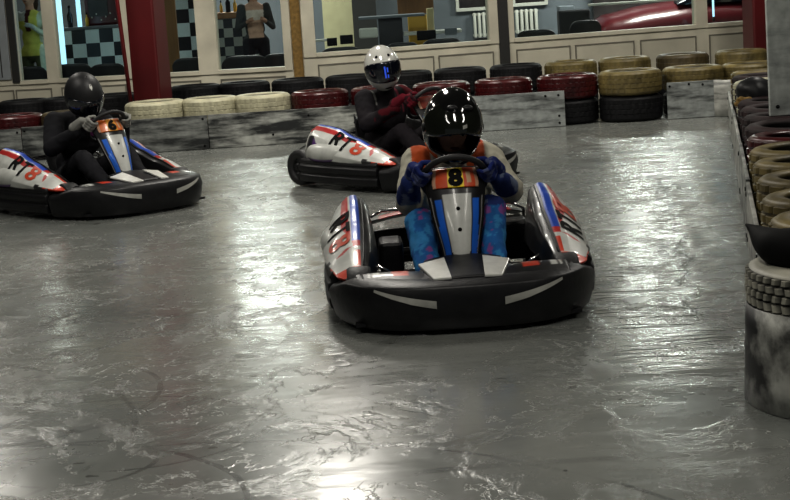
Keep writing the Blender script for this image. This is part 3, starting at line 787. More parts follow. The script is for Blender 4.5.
nb = curved_board('curved_board', NX, NY, NR + .004, R(80), R(330), .003, .345, near_m, 'large scuffed whitish wrap with black smears around the near tyre stack', flare=.012)
# next near stack further right, towards the camera
for k in range(2):
    tyre(2.42, 5.35, k * .247, 'black' if k == 0 else 'gold', 'tyre of the stack nearest the camera, beyond the right edge', 'stack beyond the right edge')
# white board standing on the side tyres
bp = at_y(765, 0, 11.05); bq = at_y(770.5, 120, 11.05)
bm = bmesh.new(); box(bm, 0, .62, 0, .04, 0, 1.9)
wb = from_bm('white_upright_board', bm, board_mat('upright_board_paint', (.50, .53, .50), (.30, .32, .31), .34, 31), None, smooth=False, bevel=.005, loc=(bq.x, 11.05, max(bq.z, .497)))
wb.rotation_euler.y = R(-.5)
tag(wb, 'tall white upright board standing on the maroon tyres at the right edge', 'board')
for (sx, sz) in ((.05, .06), (.30, .55), (.05, 1.0), (.55, .06)):
    bm = bmesh.new(); lathe(bm, [(.001, -.008), (.012, -.006), (.013, .001), (.001, .001)], 10, 'y', closed=False, c=(sx, 0, sz)); from_bm('bolt', bm, MT['ink'], wb)

# black flaps (curved moulded plastic corners) lying on the barrier
def flap(name, loc, rz, L, W, lab, m, droop=.05, height=.14, rx=0):
    def fn(u, v):
        wv = W * (max(u, .004) ** .75)
        x = u * L; y = (v - .5) * wv
        z = height * (1 - (2 * v - 1) ** 2) * (u ** .8) * .8 + (1 - u) ** 2 * height * .55 - .25 * height * (4 * u * (1 - u))
        return (x, y, z)
    o = grid_surface(name, fn, 26, 14, m, None, thick=.008, loc=loc); o.rotation_euler = (rx, 0, rz)
    return tag(o, lab, 'flap')
def horn(name, pts, rads, m, lab, squash=.8):
    bm = bmesh.new(); P0 = V(pts[0])
    # smooth the path
    path = []; rr = []
    n = len(pts) - 1
    for i in range(n):
        for k in range(5):
            t = k / 5; path.append(V(pts[i]).lerp(V(pts[i + 1]), t) - P0); rr.append(lerp(rads[i], rads[i + 1], t))
    path.append(V(pts[-1]) - P0); rr.append(rads[-1])
    tube(bm, path, rr, 18)
    o = from_bm(name, bm, m, loc=P0); md = o.modifiers.new('s', 'SMOOTH'); md.iterations = 4
    return tag(o, lab, 'bumper piece')
h0 = [at_y(745.5, 224, 6.0), at_y(755, 231, 5.95), at_y(766, 241, 5.85), at_y(778, 248, 5.75), at_y(796, 250, 5.7), at_y(822, 252, 5.65)]
horn('black_bumper_horn', h0, [.003, .024, .052, .070, .080, .08], MT['ink'], 'pointed black plastic bumper piece resting on the near white tyre stack')
h1 = [at_y(739, 99, 12.9), at_y(745, 92, 12.9), at_y(754, 92, 12.9), at_y(764, 97, 12.9), at_y(780, 100, 12.95)]
horn('black_bumper_horn', h1, [.02, .10, .13, .13, .10], MT['black'], 'rounded black plastic bumper piece on the dark far end of the side barrier')
p = at_y(743, 101, 12.7)
bm = bmesh.new(); blob(bm, (0, 0, 0), (.05, .03, .032), (0, .3, 0)); blob(bm, (-.035, 0, -.02), (.035, .025, .02)); blob(bm, (.04, 0, .012), (.03, .02, .02))
og = organic('orange_rag', bm, .008, MT['foam'], None, None, .006, 30, 2, loc=p); tag(og, 'small crumpled orange-brown rag beside the rounded black bumper piece', 'rag')

# ================================================================ KARTS   (local: forward = -y, up = z)
def superpath(n, hw, yf, yr, e=3.2):
    out = []
    for k in range(n):
        a = 2 * math.pi * k / n; c, s = math.cos(a), math.sin(a)
        x = hw * math.copysign(abs(c) ** (2 / e), c); y = math.copysign(abs(s) ** (2 / e), s)
        out.append((x, y * (yr if y > 0 else -yf)))
    return out
HW, YFR, YRR = .612, -.95, .86
def outline(a):
    """plan outline of the bumper ring; a = 0 front centre, positive to +x, +-pi rear"""
    e = 3.0
    s, c = math.sin(a), math.cos(a)
    x = HW * math.copysign(abs(s) ** (2 / e), s)
    y = -math.copysign(abs(c) ** (2 / e), c)
    y = y * (-YFR if y < 0 else YRR)
    return x, y
def bumper_seg(name, a0, a1, prof, m, parent, n=40, cap=True):
    """prof(t)-> list of (outward offset, z)"""
    rows = []
    for i in range(n + 1):
        a = lerp(a0, a1, i / n); x, y = outline(a); x2, y2 = outline(a + .01); x1, y1 = outline(a - .01)
        t = V((x2 - x1, y2 - y1, 0)).normalized(); nn = V((-t.y, t.x, 0))
        if nn.dot(V((x, y, 0))) < 0: nn = -nn
        rows.append([V((x, y, 0)) + nn * o + V((0, 0, z)) for (o, z) in prof(i / n)])
    bm = bmesh.new(); vr = [[bm.verts.new(p) for p in r] for r in rows]; k = len(rows[0])
    for i in range(n):
        for j in range(k):
            bm.faces.new((vr[i][j], vr[i + 1][j], vr[i + 1][(j + 1) % k], vr[i][(j + 1) % k]))
    if cap: bm.faces.new(vr[0]); bm.faces.new(vr[-1][::-1])
    o = from_bm(name, bm, m, parent); md = o.modifiers.new('b', 'BEVEL'); md.width = .008; md.segments = 2; md.limit_method = 'ANGLE'; md.angle_limit = R(30)
    return o, rows
def front_prof(t):
    e = min(1, min(t, 1 - t) * 7); e = e * e * (3 - 2 * e)
    top = lerp(.185, .225, e)
    return [(-.07, .03), (-.01, .02), (.0, .03), (.018, .09), (.028, .15), (.012, top - .012), (-.03, top + .004), (-.10, top + .012), (-.10, top - .02), (-.05, top - .04)]
def side_prof(t):
    return [(-.09, .05), (.0, .045), (.018, .06), (.022, .10), (.008, .11), (.008, .125), (.024, .135), (.022, .17), (.008, .18), (.008, .19), (.016, .20), (.0, .225), (-.08, .235)]
POD = [  # y, outer x, inner x, top x, z_outer_bottom, z_mid, z_top
    (-.62, .50, .44, .475, .20, .215, .225), (-.52, .560, .405, .475, .20, .225, .250), (-.30, .605, .375, .475, .20, .255, .315), (-.05, .620, .365, .470, .20, .300, .385), (.14, .612, .365, .470, .20, .345, .450),
    (.27, .600, .370, .472, .20, .365, .468), (.36, .590, .385, .474, .20, .375, .476), (.42, .570, .40, .478, .20, .36, .450), (.46, .545, .42, .480, .205, .32, .40), (.475, .52, .45, .485, .21, .25, .28)]
def pod_point(side):
    def fn(u, v):
        y = lerp(-.62, .475, u)
        xo, xi, xt, z0, zm, zt = interp(POD, y)
        # control points across: outer bottom, outer mid, outer shoulder, top, inner shoulder, inner bottom
        pts = [(xo, z0), (xo + .012, lerp(z0, zm, .6)), (lerp(xo, xt, .22), zm + (zt - zm) * .25), (lerp(xo, xt, .72), lerp(zm, zt, .88)), (xt - .01, zt), (lerp(xt, xi, .7), lerp(zt, z0, .16)), (xi, z0)]
        w = v * (len(pts) - 1); i = min(int(w), len(pts) - 2); t = w - i
        p0 = pts[max(i - 1, 0)]; p1 = pts[i]; p2 = pts[i + 1]; p3 = pts[min(i + 2, len(pts) - 1)]
        cr = lambda a, b, c, d: .45 * (b + (c - b) * t) + .55 * .5 * ((2 * b) + (-a + c) * t + (2 * a - 5 * b + 4 * c - d) * t * t + (-a + 3 * b - 3 * c + d) * t ** 3)
        return V((side * cr(p0[0], p1[0], p2[0], p3[0]), y, cr(p0[1], p1[1], p2[1], p3[1])))
    return fn
WHT, BLU, RED_, BLK, PUR, ORG = (.52, .53, .50), (.015, .07, .42), (.42, .020, .018), (.008, .008, .009), (.09, .03, .16), (.55, .045, .012)
DBL = (.02, .03, .15)
def pod_colour(side, dirt=1.0):
    def fn(u, v):
        if v > .76: return BLK                       # inner edge shell
        if u < .04 or v < .05: return BLK
        if u > .955: return WHT if v < .62 else DBL
        # dark opening with a purple panel low on the rear flank
        if .72 < u < .93 and .06 < v < .34 and v < .08 + (u - .70) * 1.6:
            return PUR if (u < .86 and .12 < v < .30) else (.015, .015, .02)
        if u > .30:
            w = min(1, (u - .30) / .25)
            if v < lerp(.56, .43, w): return WHT
            if v < lerp(.58, .53, w): return RED_ if u > .40 else WHT
            if v < .56: return WHT if u < .9 else BLK
            if v < .70: return BLU if u > .36 else RED_
            return BLK
        # front taper: white panel, red chevron, orange lower edge
        if v > .70: return BLK
        if v < .20: return ORG if u < .22 else BLK
        if u < .12: return ORG
        if .12 < u < .26: return WHT if v < .62 else ORG
        if abs((v - .45) - (u - .28) * 3) < .05: return RED_
        return WHT if v > .24 else BLK
    return fn
def stamp(name, txt, surf, u0, u1, v0, v1, off, m, parent, flip=False, size_x=None, bold=.0, shear=0):
    """lettering wrapped onto a parametric surface"""
    me = text_mesh(txt, 1.0, bold)
    xs = [v.co.x for v in me.vertices]; ys = [v.co.y for v in me.vertices]
    x0, x1, y0, y1 = min(xs), max(xs), min(ys), max(ys)
    bm = bmesh.new(); bm.from_mesh(me)
    bmesh.ops.triangulate(bm, faces=bm.faces[:])
    bmesh.ops.subdivide_edges(bm, edges=[e for e in bm.edges if e.calc_length() > .15], cuts=2)
    for v in bm.verts:
        a = (v.co.x - x0) / (x1 - x0); b_ = (v.co.y - y0) / (y1 - y0); a += shear * (b_ - .5)
        if flip: a = 1 - a
        u = lerp(u0, u1, a); w = lerp(v0, v1, b_)
        p = surf(u, w); e = 1e-3
        nn = (surf(u + e, w) - p).cross(surf(u, w + e) - p); nn.normalize()
        if off < 0: nn = -nn
        v.co = p + nn * abs(off)
    me2 = bpy.data.meshes.new(name); bm.to_mesh(me2); bm.free()
    return link(name, me2, parent, m, False)
def quad_patch(name, surf, us, vs_, off, m, parent, n=8):
    """patch between (u,v) corner pairs: us=(u0,u1); vs_= function u-> (va, vb)"""
    verts = []; faces = []
    for i in range(n + 1):
        t = i / n; u = lerp(us[0], us[1], t); va, vb = vs_(t)
        for j in range(3):
            w = lerp(va, vb, j / 2); p = surf(u, w); e = 1e-3
            nn = (surf(u + e, w) - p).cross(surf(u, w + e) - p); nn.normalize()
            verts.append(p + nn * off)
    for i in range(n):
        for j in range(2): faces.append((i * 3 + j, (i + 1) * 3 + j, (i + 1) * 3 + j + 1, i * 3 + j + 1))
    me = bpy.data.meshes.new(name); me.from_pydata([tuple(v) for v in verts], [], faces); me.update()
    return link(name, me, parent, m, True)

# nose fairing surface: v 0 bottom .. 1 top, u 0..1 across
def nose(u, v):
    w = interp([(0, .072), (.15, .078), (.6, .118), (.85, .135), (1, .122)], v)[0]
    x = (u * 2 - 1) * w
    y = lerp(-.60, -.37, v) + .055 * (u * 2 - 1) ** 2 - .02 * math.sin(v * math.pi)
    z = lerp(.215, .665, v) - .012 * (u * 2 - 1) ** 2
    return V((x, y, z))
def nose_col(u, v):
    a = abs(u * 2 - 1)
    w = interp([(0, .072), (.15, .078), (.6, .118), (.85, .135), (1, .122)], v)[0]
    x = a * w
    if v > .78: return BLK
    wc = lerp(.030, .070, min(1, v / .74))       # half width of the white centre
    if x < wc and v < .74: return WHT
    if v < .70 and wc + .006 < x < min(w * .90, wc + lerp(.040, .030, v)): return (.012, .13, .58)
    if x > w * .93: return (.3, .3, .3) if v < .72 else BLK
    return BLK
def tube_obj(name, pts, r, m, parent, seg=10, closed=False):
    bm = bmesh.new(); tube(bm, pts, r, seg, closed); return from_bm(name, bm, m, parent)
WHEEL_C, WHEEL_R = V((0, -.335, .605)), .148
WT = R(48)      # tilt of the steering wheel plane
def wheel_pt(a, steer=0, r=WHEEL_R):
    # plane spanned by x and an axis rising towards the front
    ax = V((1, 0, 0)); ay = V((0, -math.cos(WT), math.sin(WT)))
    return WHEEL_C + ax * (r * math.cos(a)) + ay * (r * math.sin(a))
def make_kart(number, loc, yaw, label, livery_seed=0, seat_panel=True):
    k = empty('go_kart', loc, yaw); tag(k, label, 'go-kart')
    # bumper ring
    fb, rows = bumper_seg('front_bumper', -1.22, 1.22, front_prof, MT['black'], k, 60)
    for s in (-1, 1):
        sb, _ = bumper_seg('side_bumper', s * 1.25, s * 2.05, side_prof, MT['black'], k, 30)
    bumper_seg('rear_bumper', 2.08, 2 * math.pi - 2.08, side_prof, MT['black'], k, 40)
    # white slashes on the front bumper
    def bsurf(u, v):
        a = lerp(-1.22, 1.22, u); pr = front_prof(u); x, y = outline(a); x2, y2 = outline(a + .01); x1, y1 = outline(a - .01)
        t = V((x2 - x1, y2 - y1, 0)).normalized(); nn = V((-t.y, t.x, 0)); nn = nn if nn.dot(V((x, y, 0))) > 0 else -nn
        q = [pr[2], pr[3], pr[4], pr[5]]; w = v * 3; i = min(int(w), 2); tt = w - i
        return V((x, y, 0)) + nn * lerp(q[i][0], q[i + 1][0], tt) + V((0, 0, lerp(q[i][1], q[i + 1][1], tt)))
    for s in (-1, 1):
        def uu(x): 
            # bumper parameter whose outline x equals x
            a = math.asin(min(1, (abs(x) / HW)) ** 1.5) * (1 if x > 0 else -1); return (a + 1.22) / 2.44
        quad_patch('slash_decal', bsurf, (uu(s * .145), uu(s * .40)), lambda t: (lerp(.52, .90, t) - .0, lerp(.70, .96, t) - .12 * math.sin(t * 3.14) * 0 ), .004 * (1 if s else 1), MT['whitegrey'], k, 12)
    # floor pan, chassis tubes
    bm = bmesh.new(); box(bm, -.50, .50, -.80, .55, .03, .045); from_bm('floor_pan', bm, MT['black'], k, smooth=False)
    for s in (-1, 1):
        tube_obj('chassis_rail', [(s * .16, -.78, .09), (s * .28, -.55, .08), (s * .30, .1, .08), (s * .26, .45, .10), (s * .26, .78, .10)], .016, MT['steel'], k)
        tube_obj('side_rail', [(s * .28, -.40, .10), (s * .52, -.38, .13), (s * .56, 0, .13), (s * .52, .36, .13), (s * .26, .38, .10)], .013, MT['steel'], k)
    tube_obj('rear_axle', [(-.56, .56, .14), (.56, .56, .14)], .02, MT['steel'], k)
    for s in (-1, 1):
        for (y, w, r) in ((-.52, .055, .125), (.56, .085, .14)):
            bm = bmesh.new(); cx = s * (.47 if y < 0 else .48)
            lathe(bm, [(r * .5, -w), (r * .93, -w), (r, -w * .75), (r, w * .75), (r * .93, w), (r * .5, w)], 32, 'x', c=(cx, y, r + .005))
            wh = from_bm('wheel', bm, MT['blackr'], k)
            bm = bmesh.new(); lathe(bm, [(.001, -w * .6), (r * .5, -w * .9), (r * .55, 0), (r * .5, w * .9), (.001, w * .6)], 24, 'x', closed=False, c=(cx, y, r + .005)); from_bm('rim', bm, MT['chrome'], wh)
    # side pods with livery
    for s in (-1, 1):
        f = pod_point(s)
        pod = grid_surface('side_pod', f, 150, 84, MT['livery'], k, pod_colour(s), .006, flip=(s == -1))
        if s == -1: fl = False
        else: fl = True
        # kart side seen from outside: front is to the right on its own right-hand side (-x)
        off = .004
        nrm = 1 if s == -1 else -1
        kw = dict(off=off * (1 if s == 1 else -1), parent=pod)
        def st(txt, ua, ub, m, bold=.03):
            # on -x side letters read rear->front, on +x side front->rear
            stamp('lettering', txt, f, ua, ub, .27, .55, off * (1 if s == 1 else -1), m, pod, flip=False, bold=bold, shear=.12)
        if s == -1:
            st('R', .585, .50, MT['ink']) if False else None
            st('RT', .66, .47, MT['ink']); st('8', .45, .35, MT['orange'])
        else:
            st('RT', .34, .53, MT['ink']); st('8', .55, .65, MT['orange'])
        # bright edge strip along the top inside edge
        bm = bmesh.new(); tube(bm, [f(.12 + .75 * t / 14, .74) + V((0, 0, .004)) for t in range(15)], .0035, 8); from_bm('edge_strip', bm, MT['steel'], pod)
        # rear lobe (wheel cover) behind the pod crest, white with a purple stripe
        def lobe(u, v, s=s):
            a = v * math.pi; b_ = u * math.pi
            return V((s * (.555 + .086 * math.sin(a) * math.sin(b_) ** .6), .17 + .22 * -math.cos(b_), .272 + .080 * -math.cos(a) * (.45 + .55 * math.sin(b_))))
        def lobe_c(u, v): 
            if u < .06 or u > .86 or v < .10 or v > .90: return BLK
            return PUR if (v < .34 and u > .2) else (WHT if v < .93 else BLK)
        grid_surface('wheel_cover', lobe, 26, 22, MT['livery'], k, lobe_c, .005)
        tube_obj('pod_brace', [f(.3, .97), V((s * .30, -.25, .16)), V((s * .29, -.30, .09))], .008, MT['chrome'], k)
        # front spoiler cover over the wheel: black with orange patch
        def fc(u, v, s=s):
            y = lerp(-.86, -.60, u); x = lerp(.10, .46, v)
            return V((s * x, y + .08 * v * v, .215 + .022 * math.sin(u * 3.14) + .012 * math.sin(v * 3.14)))
        def fcc(u, v):
            if .42 < v < .62 and .25 < u < .95: return ORG
            if .74 < v < .92 and .25 < u < .7: return WHT if (v * 40) % 5 > 1.2 else BLK
            return BLK
        grid_surface('front_cover', fc, 24, 34, MT['livery'], k, fcc, .005)
        # white trapezoid plate beside the nose
        vs = [(s * .055, -.80, .246), (s * .135, -.80, .242), (s * .215, -.60, .285), (s * .075, -.60, .305)]
        vs = [(s * .072, -.90, .246), (s * .150, -.88, .240), (s * .205, -.66, .272), (s * .085, -.64, .292)]
        bm = bmesh.new(); b4 = [bm.verts.new(v) for v in vs]; t4 = [bm.verts.new(V(v) + V((0, 0, -.012))) for v in vs]
        bm.faces.new(b4); bm.faces.new(t4[::-1])
        for i in range(4): bm.faces.new((b4[i], b4[(i + 1) % 4], t4[(i + 1) % 4], t4[i]))
        from_bm('nose_plate', bm, MT['white'], k, smooth=False, bevel=.003)
    # nose deck
    def deck(u, v):
        y = lerp(-.88, -.56, u); x = (v * 2 - 1) * lerp(.24, .17, u); return V((x, y, .233 + .05 * u - .02 * (v * 2 - 1) ** 2))
    grid_surface('nose_deck', deck, 10, 14, MT['black'], k, None, .006)
    bm = bmesh.new(); box(bm, -.030, .030, -.80, -.62, 0, .006); bmesh.ops.transform(bm, matrix=Matrix.Translation((0, 0, .41)) @ Matrix.Rotation(R(10), 4, 'X') , verts=bm.verts[:])
    bm.free()
    fair = grid_surface('nose_fairing', nose, 40, 110, MT['livery'], k, nose_col, .006)
    for v in (.40, .60):
        p = nose(.5, v); bm = bmesh.new(); blob(bm, p + V((0, -.003, 0)), (.009, .006, .009)); from_bm('bolt', bm, MT['ink'], fair)
    # edge rims of the fairing
    for s in (0, 1):
        bm = bmesh.new(); tube(bm, [nose(s, t / 16) for t in range(17)], .006, 8); from_bm('edge_rim', bm, MT['ink'], fair)
    # number plate: orange with yellow centre panel
    def plate(u, v): 
        p = nose(lerp(.10, .90, u) , lerp(.80, .985, v)); return p + V((0, -.008, .002))
    def pcol(u, v):
        a = abs(u * 2 - 1)
        if a < .34 and number: return (.85, .62, .02) if number == '8' else ((.72, .30, .03) if a < .30 else (.6, .35, .05))
        if .74 < u < .84 and .2 < v < .8: return (.55, .35, .2)
        if u < .07 or u > .93: return (.5, .3, .2)
        if not number: return (.16, .02, .008)
        return (.55, .07, .012) if number == '8' else (.62, .14, .015)
    pl = grid_surface('number_plate', plate, 60, 16, MT['livery'], k, pcol, .003)
    if number: stamp('number', number, plate, .345, .655, .04, .96, .0035, MT['ink'], pl, bold=.06)
    # steering
    st_ = empty('steering', (0, 0, 0)); bpy.data.objects.remove(st_)
    sw = tube_obj('steering_wheel', [wheel_pt(2 * math.pi * t / 40) for t in range(40)], .015, MT['blackr'], k, 12, True)
    for a in (R(0), R(180), R(270)):
        bm = bmesh.new(); tube(bm, [wheel_pt(a, r=.02), wheel_pt(a, r=.15)], .009, 8); from_bm('spoke', bm, MT['steel'], sw)
    tube_obj('steering_column', [WHEEL_C + V((0, 0, 0)), WHEEL_C + V((0, -.20, -.26)), V((0, -.62, .12))], .011, MT['steel'], k)
    for s in (-1, 1):
        tube_obj('fairing_strut', [nose(.5, .75) + V((s * .04, .02, 0)), V((s * .10, -.55, .10))], .007, MT['steel'], k)
        tube_obj('pedal', [V((s * .13, -.64, .06)), V((s * .13, -.66, .18)), V((s * .17, -.66, .19))], .008, MT['steel'], k)
    # seat shell
    def seat(u, v):
        a = (v * 2 - 1)
        y, z, w = interp([(0, -.12, .17, .13), (.2, .02, .10, .17), (.45, .20, .085, .185), (.6, .30, .14, .19), (.8, .38, .32, .19), (1, .43, .48, .16)], u)[0:3]
        return V((a * w, y - (a * a) * .10 * min(1, u * 1.5), z + (abs(a) ** 2.5) * .12 * (1 - u * .6)))
    grid_surface('seat', seat, 26, 20, MT['black'], k, None, .01)
    # engine block and guard behind the seat
    bm = bmesh.new(); box(bm, .22, .40, .30, .52, .10, .30); from_bm('engine', bm, MT['steel'], k, smooth=False, bevel=.02)
    bm = bmesh.new(); box(bm, -.36, -.24, .12, .34, .10, .26); from_bm('fuel_tank', bm, MT['black'], k, smooth=False, bevel=.02)
    # rear deck cover: black with a red band
    def rd(u, v):
        x = (v * 2 - 1) * .40; return V((x, lerp(.48, .74, u), .36 - .05 * u - .05 * abs(v * 2 - 1) ** 2 + .02 * math.sin(u * 3.1)))
    grid_surface('rear_cover', rd, 20, 50, MT['livery'], k, lambda u, v: (RED_ if (u < .45 and abs(abs(v - .5) - .33) < .09) else BLK), .006)
    tube_obj('rear_hoop', [(-.40, .52, .12), (-.40, .50, .33), (-.33, .48, .37), (.33, .48, .37), (.40, .50, .33), (.40, .52, .12)], .009, MT['chrome'], k)
    return k

# ================================================================ HELMETS, GLOVES, DRIVERS
def helmet(driver, c, rot, kind, s=1.0):
    """shell with an eye port, visor closed or raised; built round the head centre"""
    HX, HY, HZ = .127 * s, .165 * s, .163 * s * (1.06 if kind == 'gloss' else 1)
    def pt(az, el, k=1.0):
        # az 0 = face (-y); el up
        cx, sx = math.cos(el), math.sin(el)
        x = math.sin(az) * cx; y = -math.cos(az) * cx; z = sx
        # chin bar comes forward, neck roll pulls in below
        ch = max(0, math.cos(az)) ** 1.6 * max(0, -z - .05)
        rr = 1 + .22 * ch
        low = max(0, -z - .55); sh = 1 - .35 * low
        return V((x * HX * k * sh * 1.02, y * HY * k * sh * rr * .97, z * HZ * k * (1.0 if z > 0 else 1.06)))
    port = lambda az, el: abs(az) < R(66) and R(-24) < el < R(20) - abs(az) * .12
    nu, nv = 72, 44
    bm = bmesh.new(); g = []
    for i in range(nu):
        az = -math.pi + 2 * math.pi * i / nu; row = []
        for j in range(nv + 1):
            el = lerp(R(-68), R(89.5), j / nv); row.append(bm.verts.new(pt(az, el)))
        g.append(row)
    for i in range(nu):
        for j in range(nv):
            az = -math.pi + 2 * math.pi * (i + .5) / nu; el = lerp(R(-68), R(89.5), (j + .5) / nv)
            if port(az, el): continue
            bm.faces.new((g[i][j], g[(i + 1) % nu][j], g[(i + 1) % nu][j + 1], g[i][j + 1]))
    bmesh.ops.delete(bm, geom=[v for v in bm.verts if not v.link_faces], context='VERTS')
    shell_m = {'white': MT['glosswhite'], 'gloss': MT['glossblack'], 'matt': MT['mattblack']}[kind]
    sh = from_bm('helmet', bm, shell_m, driver); md = sh.modifiers.new('solid', 'SOLIDIFY'); md.thickness = .012; md.offset = -1
    sh.location = c; sh.rotation_euler = rot
    # liner
    bm = bmesh.new(); lathe(bm, [(.001, -.0)] , 3, closed=False) if False else None
    def ln(u, v):
        az = lerp(-math.pi, math.pi, u); el = lerp(R(-66), R(89), v); return pt(az, el, .90)
    nl = 40
    bm = bmesh.new(); g = [[bm.verts.new(ln(i / nl, j / 20)) for j in range(21)] for i in range(nl)]
    for i in range(nl):
        for j in range(20):
            az = -math.pi + 2 * math.pi * (i + .5) / nl; el = lerp(R(-66), R(89), (j + .5) / 20)
            if abs(az) < R(60) and R(-24) < el < R(20): continue
            bm.faces.new((g[i][j], g[(i + 1) % nl][j], g[(i + 1) % nl][j + 1], g[i][j + 1]))
    from_bm('liner', bm, MT['liner'], sh)
    # visor
    raised = (kind == 'gloss')
    vm = MT['visor_smoke'] if kind == 'gloss' else MT['visor_dark']
    def vis(u, v):
        az = lerp(R(-82), R(82), u); half = lerp(1, .45, (abs(u * 2 - 1)) ** 3)
        el = lerp(R(-27) * half, R(24) * half, v) - R(2)
        p = pt(az, el, 1.035)
        if raised:
            p = Matrix.Rotation(R(-44), 3, 'X') @ p
            p = p * 1.0
        return p
    vz = grid_surface('visor', vis, 40, 14, vm, sh, None, .004)
    if raised:
        def mark(u, v): return vis(lerp(.51, .565, u), lerp(.14 + .05 * u, .24 + .05 * u, v))
        def mk2(u, v): return vis(lerp(.40, .425, u) + .03 * (1 - v), lerp(.15, .85, v))
        # small pale maker's badge and a strip on the raised visor
        o = grid_surface('visor_badge', lambda u, v: mark(u, v) * 1.012, 6, 4, MT['whitegrey'], vz)
    if kind == 'white':
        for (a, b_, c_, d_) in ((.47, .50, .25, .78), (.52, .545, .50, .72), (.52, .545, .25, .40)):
            grid_surface('visor_mark', lambda u, v: vis(lerp(a, b_, u), lerp(c_, d_, v)) * 1.015, 4, 6, MT['blueglow'], vz)  # glowing patches paint blue reflections on the visor
        for az in (-26, 24):
            bm = bmesh.new(); blob(bm, pt(R(az), R(38), 1.0), (.011, .011, .011)); from_bm('vent', bm, MT['ink'], sh)
        bm = bmesh.new(); blob(bm, pt(R(8), R(-50), 1.0), (.028, .012, .007)); from_bm('chin_vent', bm, MT['ink'], sh)
    if kind == 'gloss':
        for az, el in ((-24, 50), (24, 50)):
            bm = bmesh.new(); blob(bm, pt(R(az), R(el), 1.0), (.026, .018, .012)); from_bm('vent', bm, MT['mattblack'], sh)
        for s_ in (-1, 1):
            bm = bmesh.new(); blob(bm, pt(s_ * R(28), R(-38), 1.005), (.030, .012, .009), (0, s_ * -.5, 0)); from_bm('chin_vent', bm, MT['steel'], sh)
        for s_ in (-1, 1):
            bm = bmesh.new(); blob(bm, pt(s_ * R(86), R(0), 1.03), (.008, .022, .022)); from_bm('visor_pivot', bm, MT['mattblack'], sh)
    if kind == 'matt':
        def badge(u, v): return pt(lerp(R(-7), R(9), u), lerp(R(52), R(63), v) + .05 * math.sin(u * 9), 1.008)
        grid_surface('badge', badge, 10, 4, MT['white'], sh)
    for s_ in (-1, 1):
        pass
    return sh

def glove(driver, grip, tang, outw, toward, side, colour, elbow):
    """hand closed round the wheel rim. grip: rim point, tang: rim direction, outw: away from the wheel centre, toward: to the driver"""
    t, o, d = V(tang).normalized(), V(outw).normalized(), V(toward).normalized()
    bm = bmesh.new(); G = V(grip)
    def at(th, r, k): return G + (o * math.cos(th) + d * math.sin(th)) * r + t * k
    wr = at(R(62), .075, -.030)
    palm = at(R(48), .044, 0)
    # palm: fused pads
    for k in (-.030, -.010, .010, .030): limb(bm, at(R(75), .050, k * .8 - .012), at(R(12), .040, k), .0175, .0155, 10)
    limb(bm, wr, palm, .028, .024, 12)
    # fingers wrap over the front of the rim
    for i, (k, ln) in enumerate(((.034, .95), (.012, 1.08), (-.011, 1.0), (-.033, .80))):
        a0, a1, a2, a3 = R(12), R(12) - R(62) * ln, R(12) - R(120) * ln, R(12) - R(172) * ln
        pts = [at(a0, .041, k), at(a1, .037, k * 1.02), at(a2, .033, k * 1.02), at(a3, .031, k)]
        for (p, q, r0, r1) in ((pts[0], pts[1], .0115, .0108), (pts[1], pts[2], .0108, .0100), (pts[2], pts[3], .0100, .0088)): limb(bm, p, q, r0, r1, 9)
    # thumb from the side of the palm, over the driver's side
    th = [at(R(80), .048, .030), at(R(118), .040, .052), at(R(160), .034, .050)]
    limb(bm, th[0], th[1], .0135, .012, 9); limb(bm, th[1], th[2], .012, .010, 9)
    # gauntlet cuff
    e = V(elbow); dd = (e - wr).normalized()
    limb(bm, wr, wr + dd * .085, .031, .040, 14)
    return organic('glove', bm, .0042, MT['cloth'], driver, colour, 0, 12, 2), wr

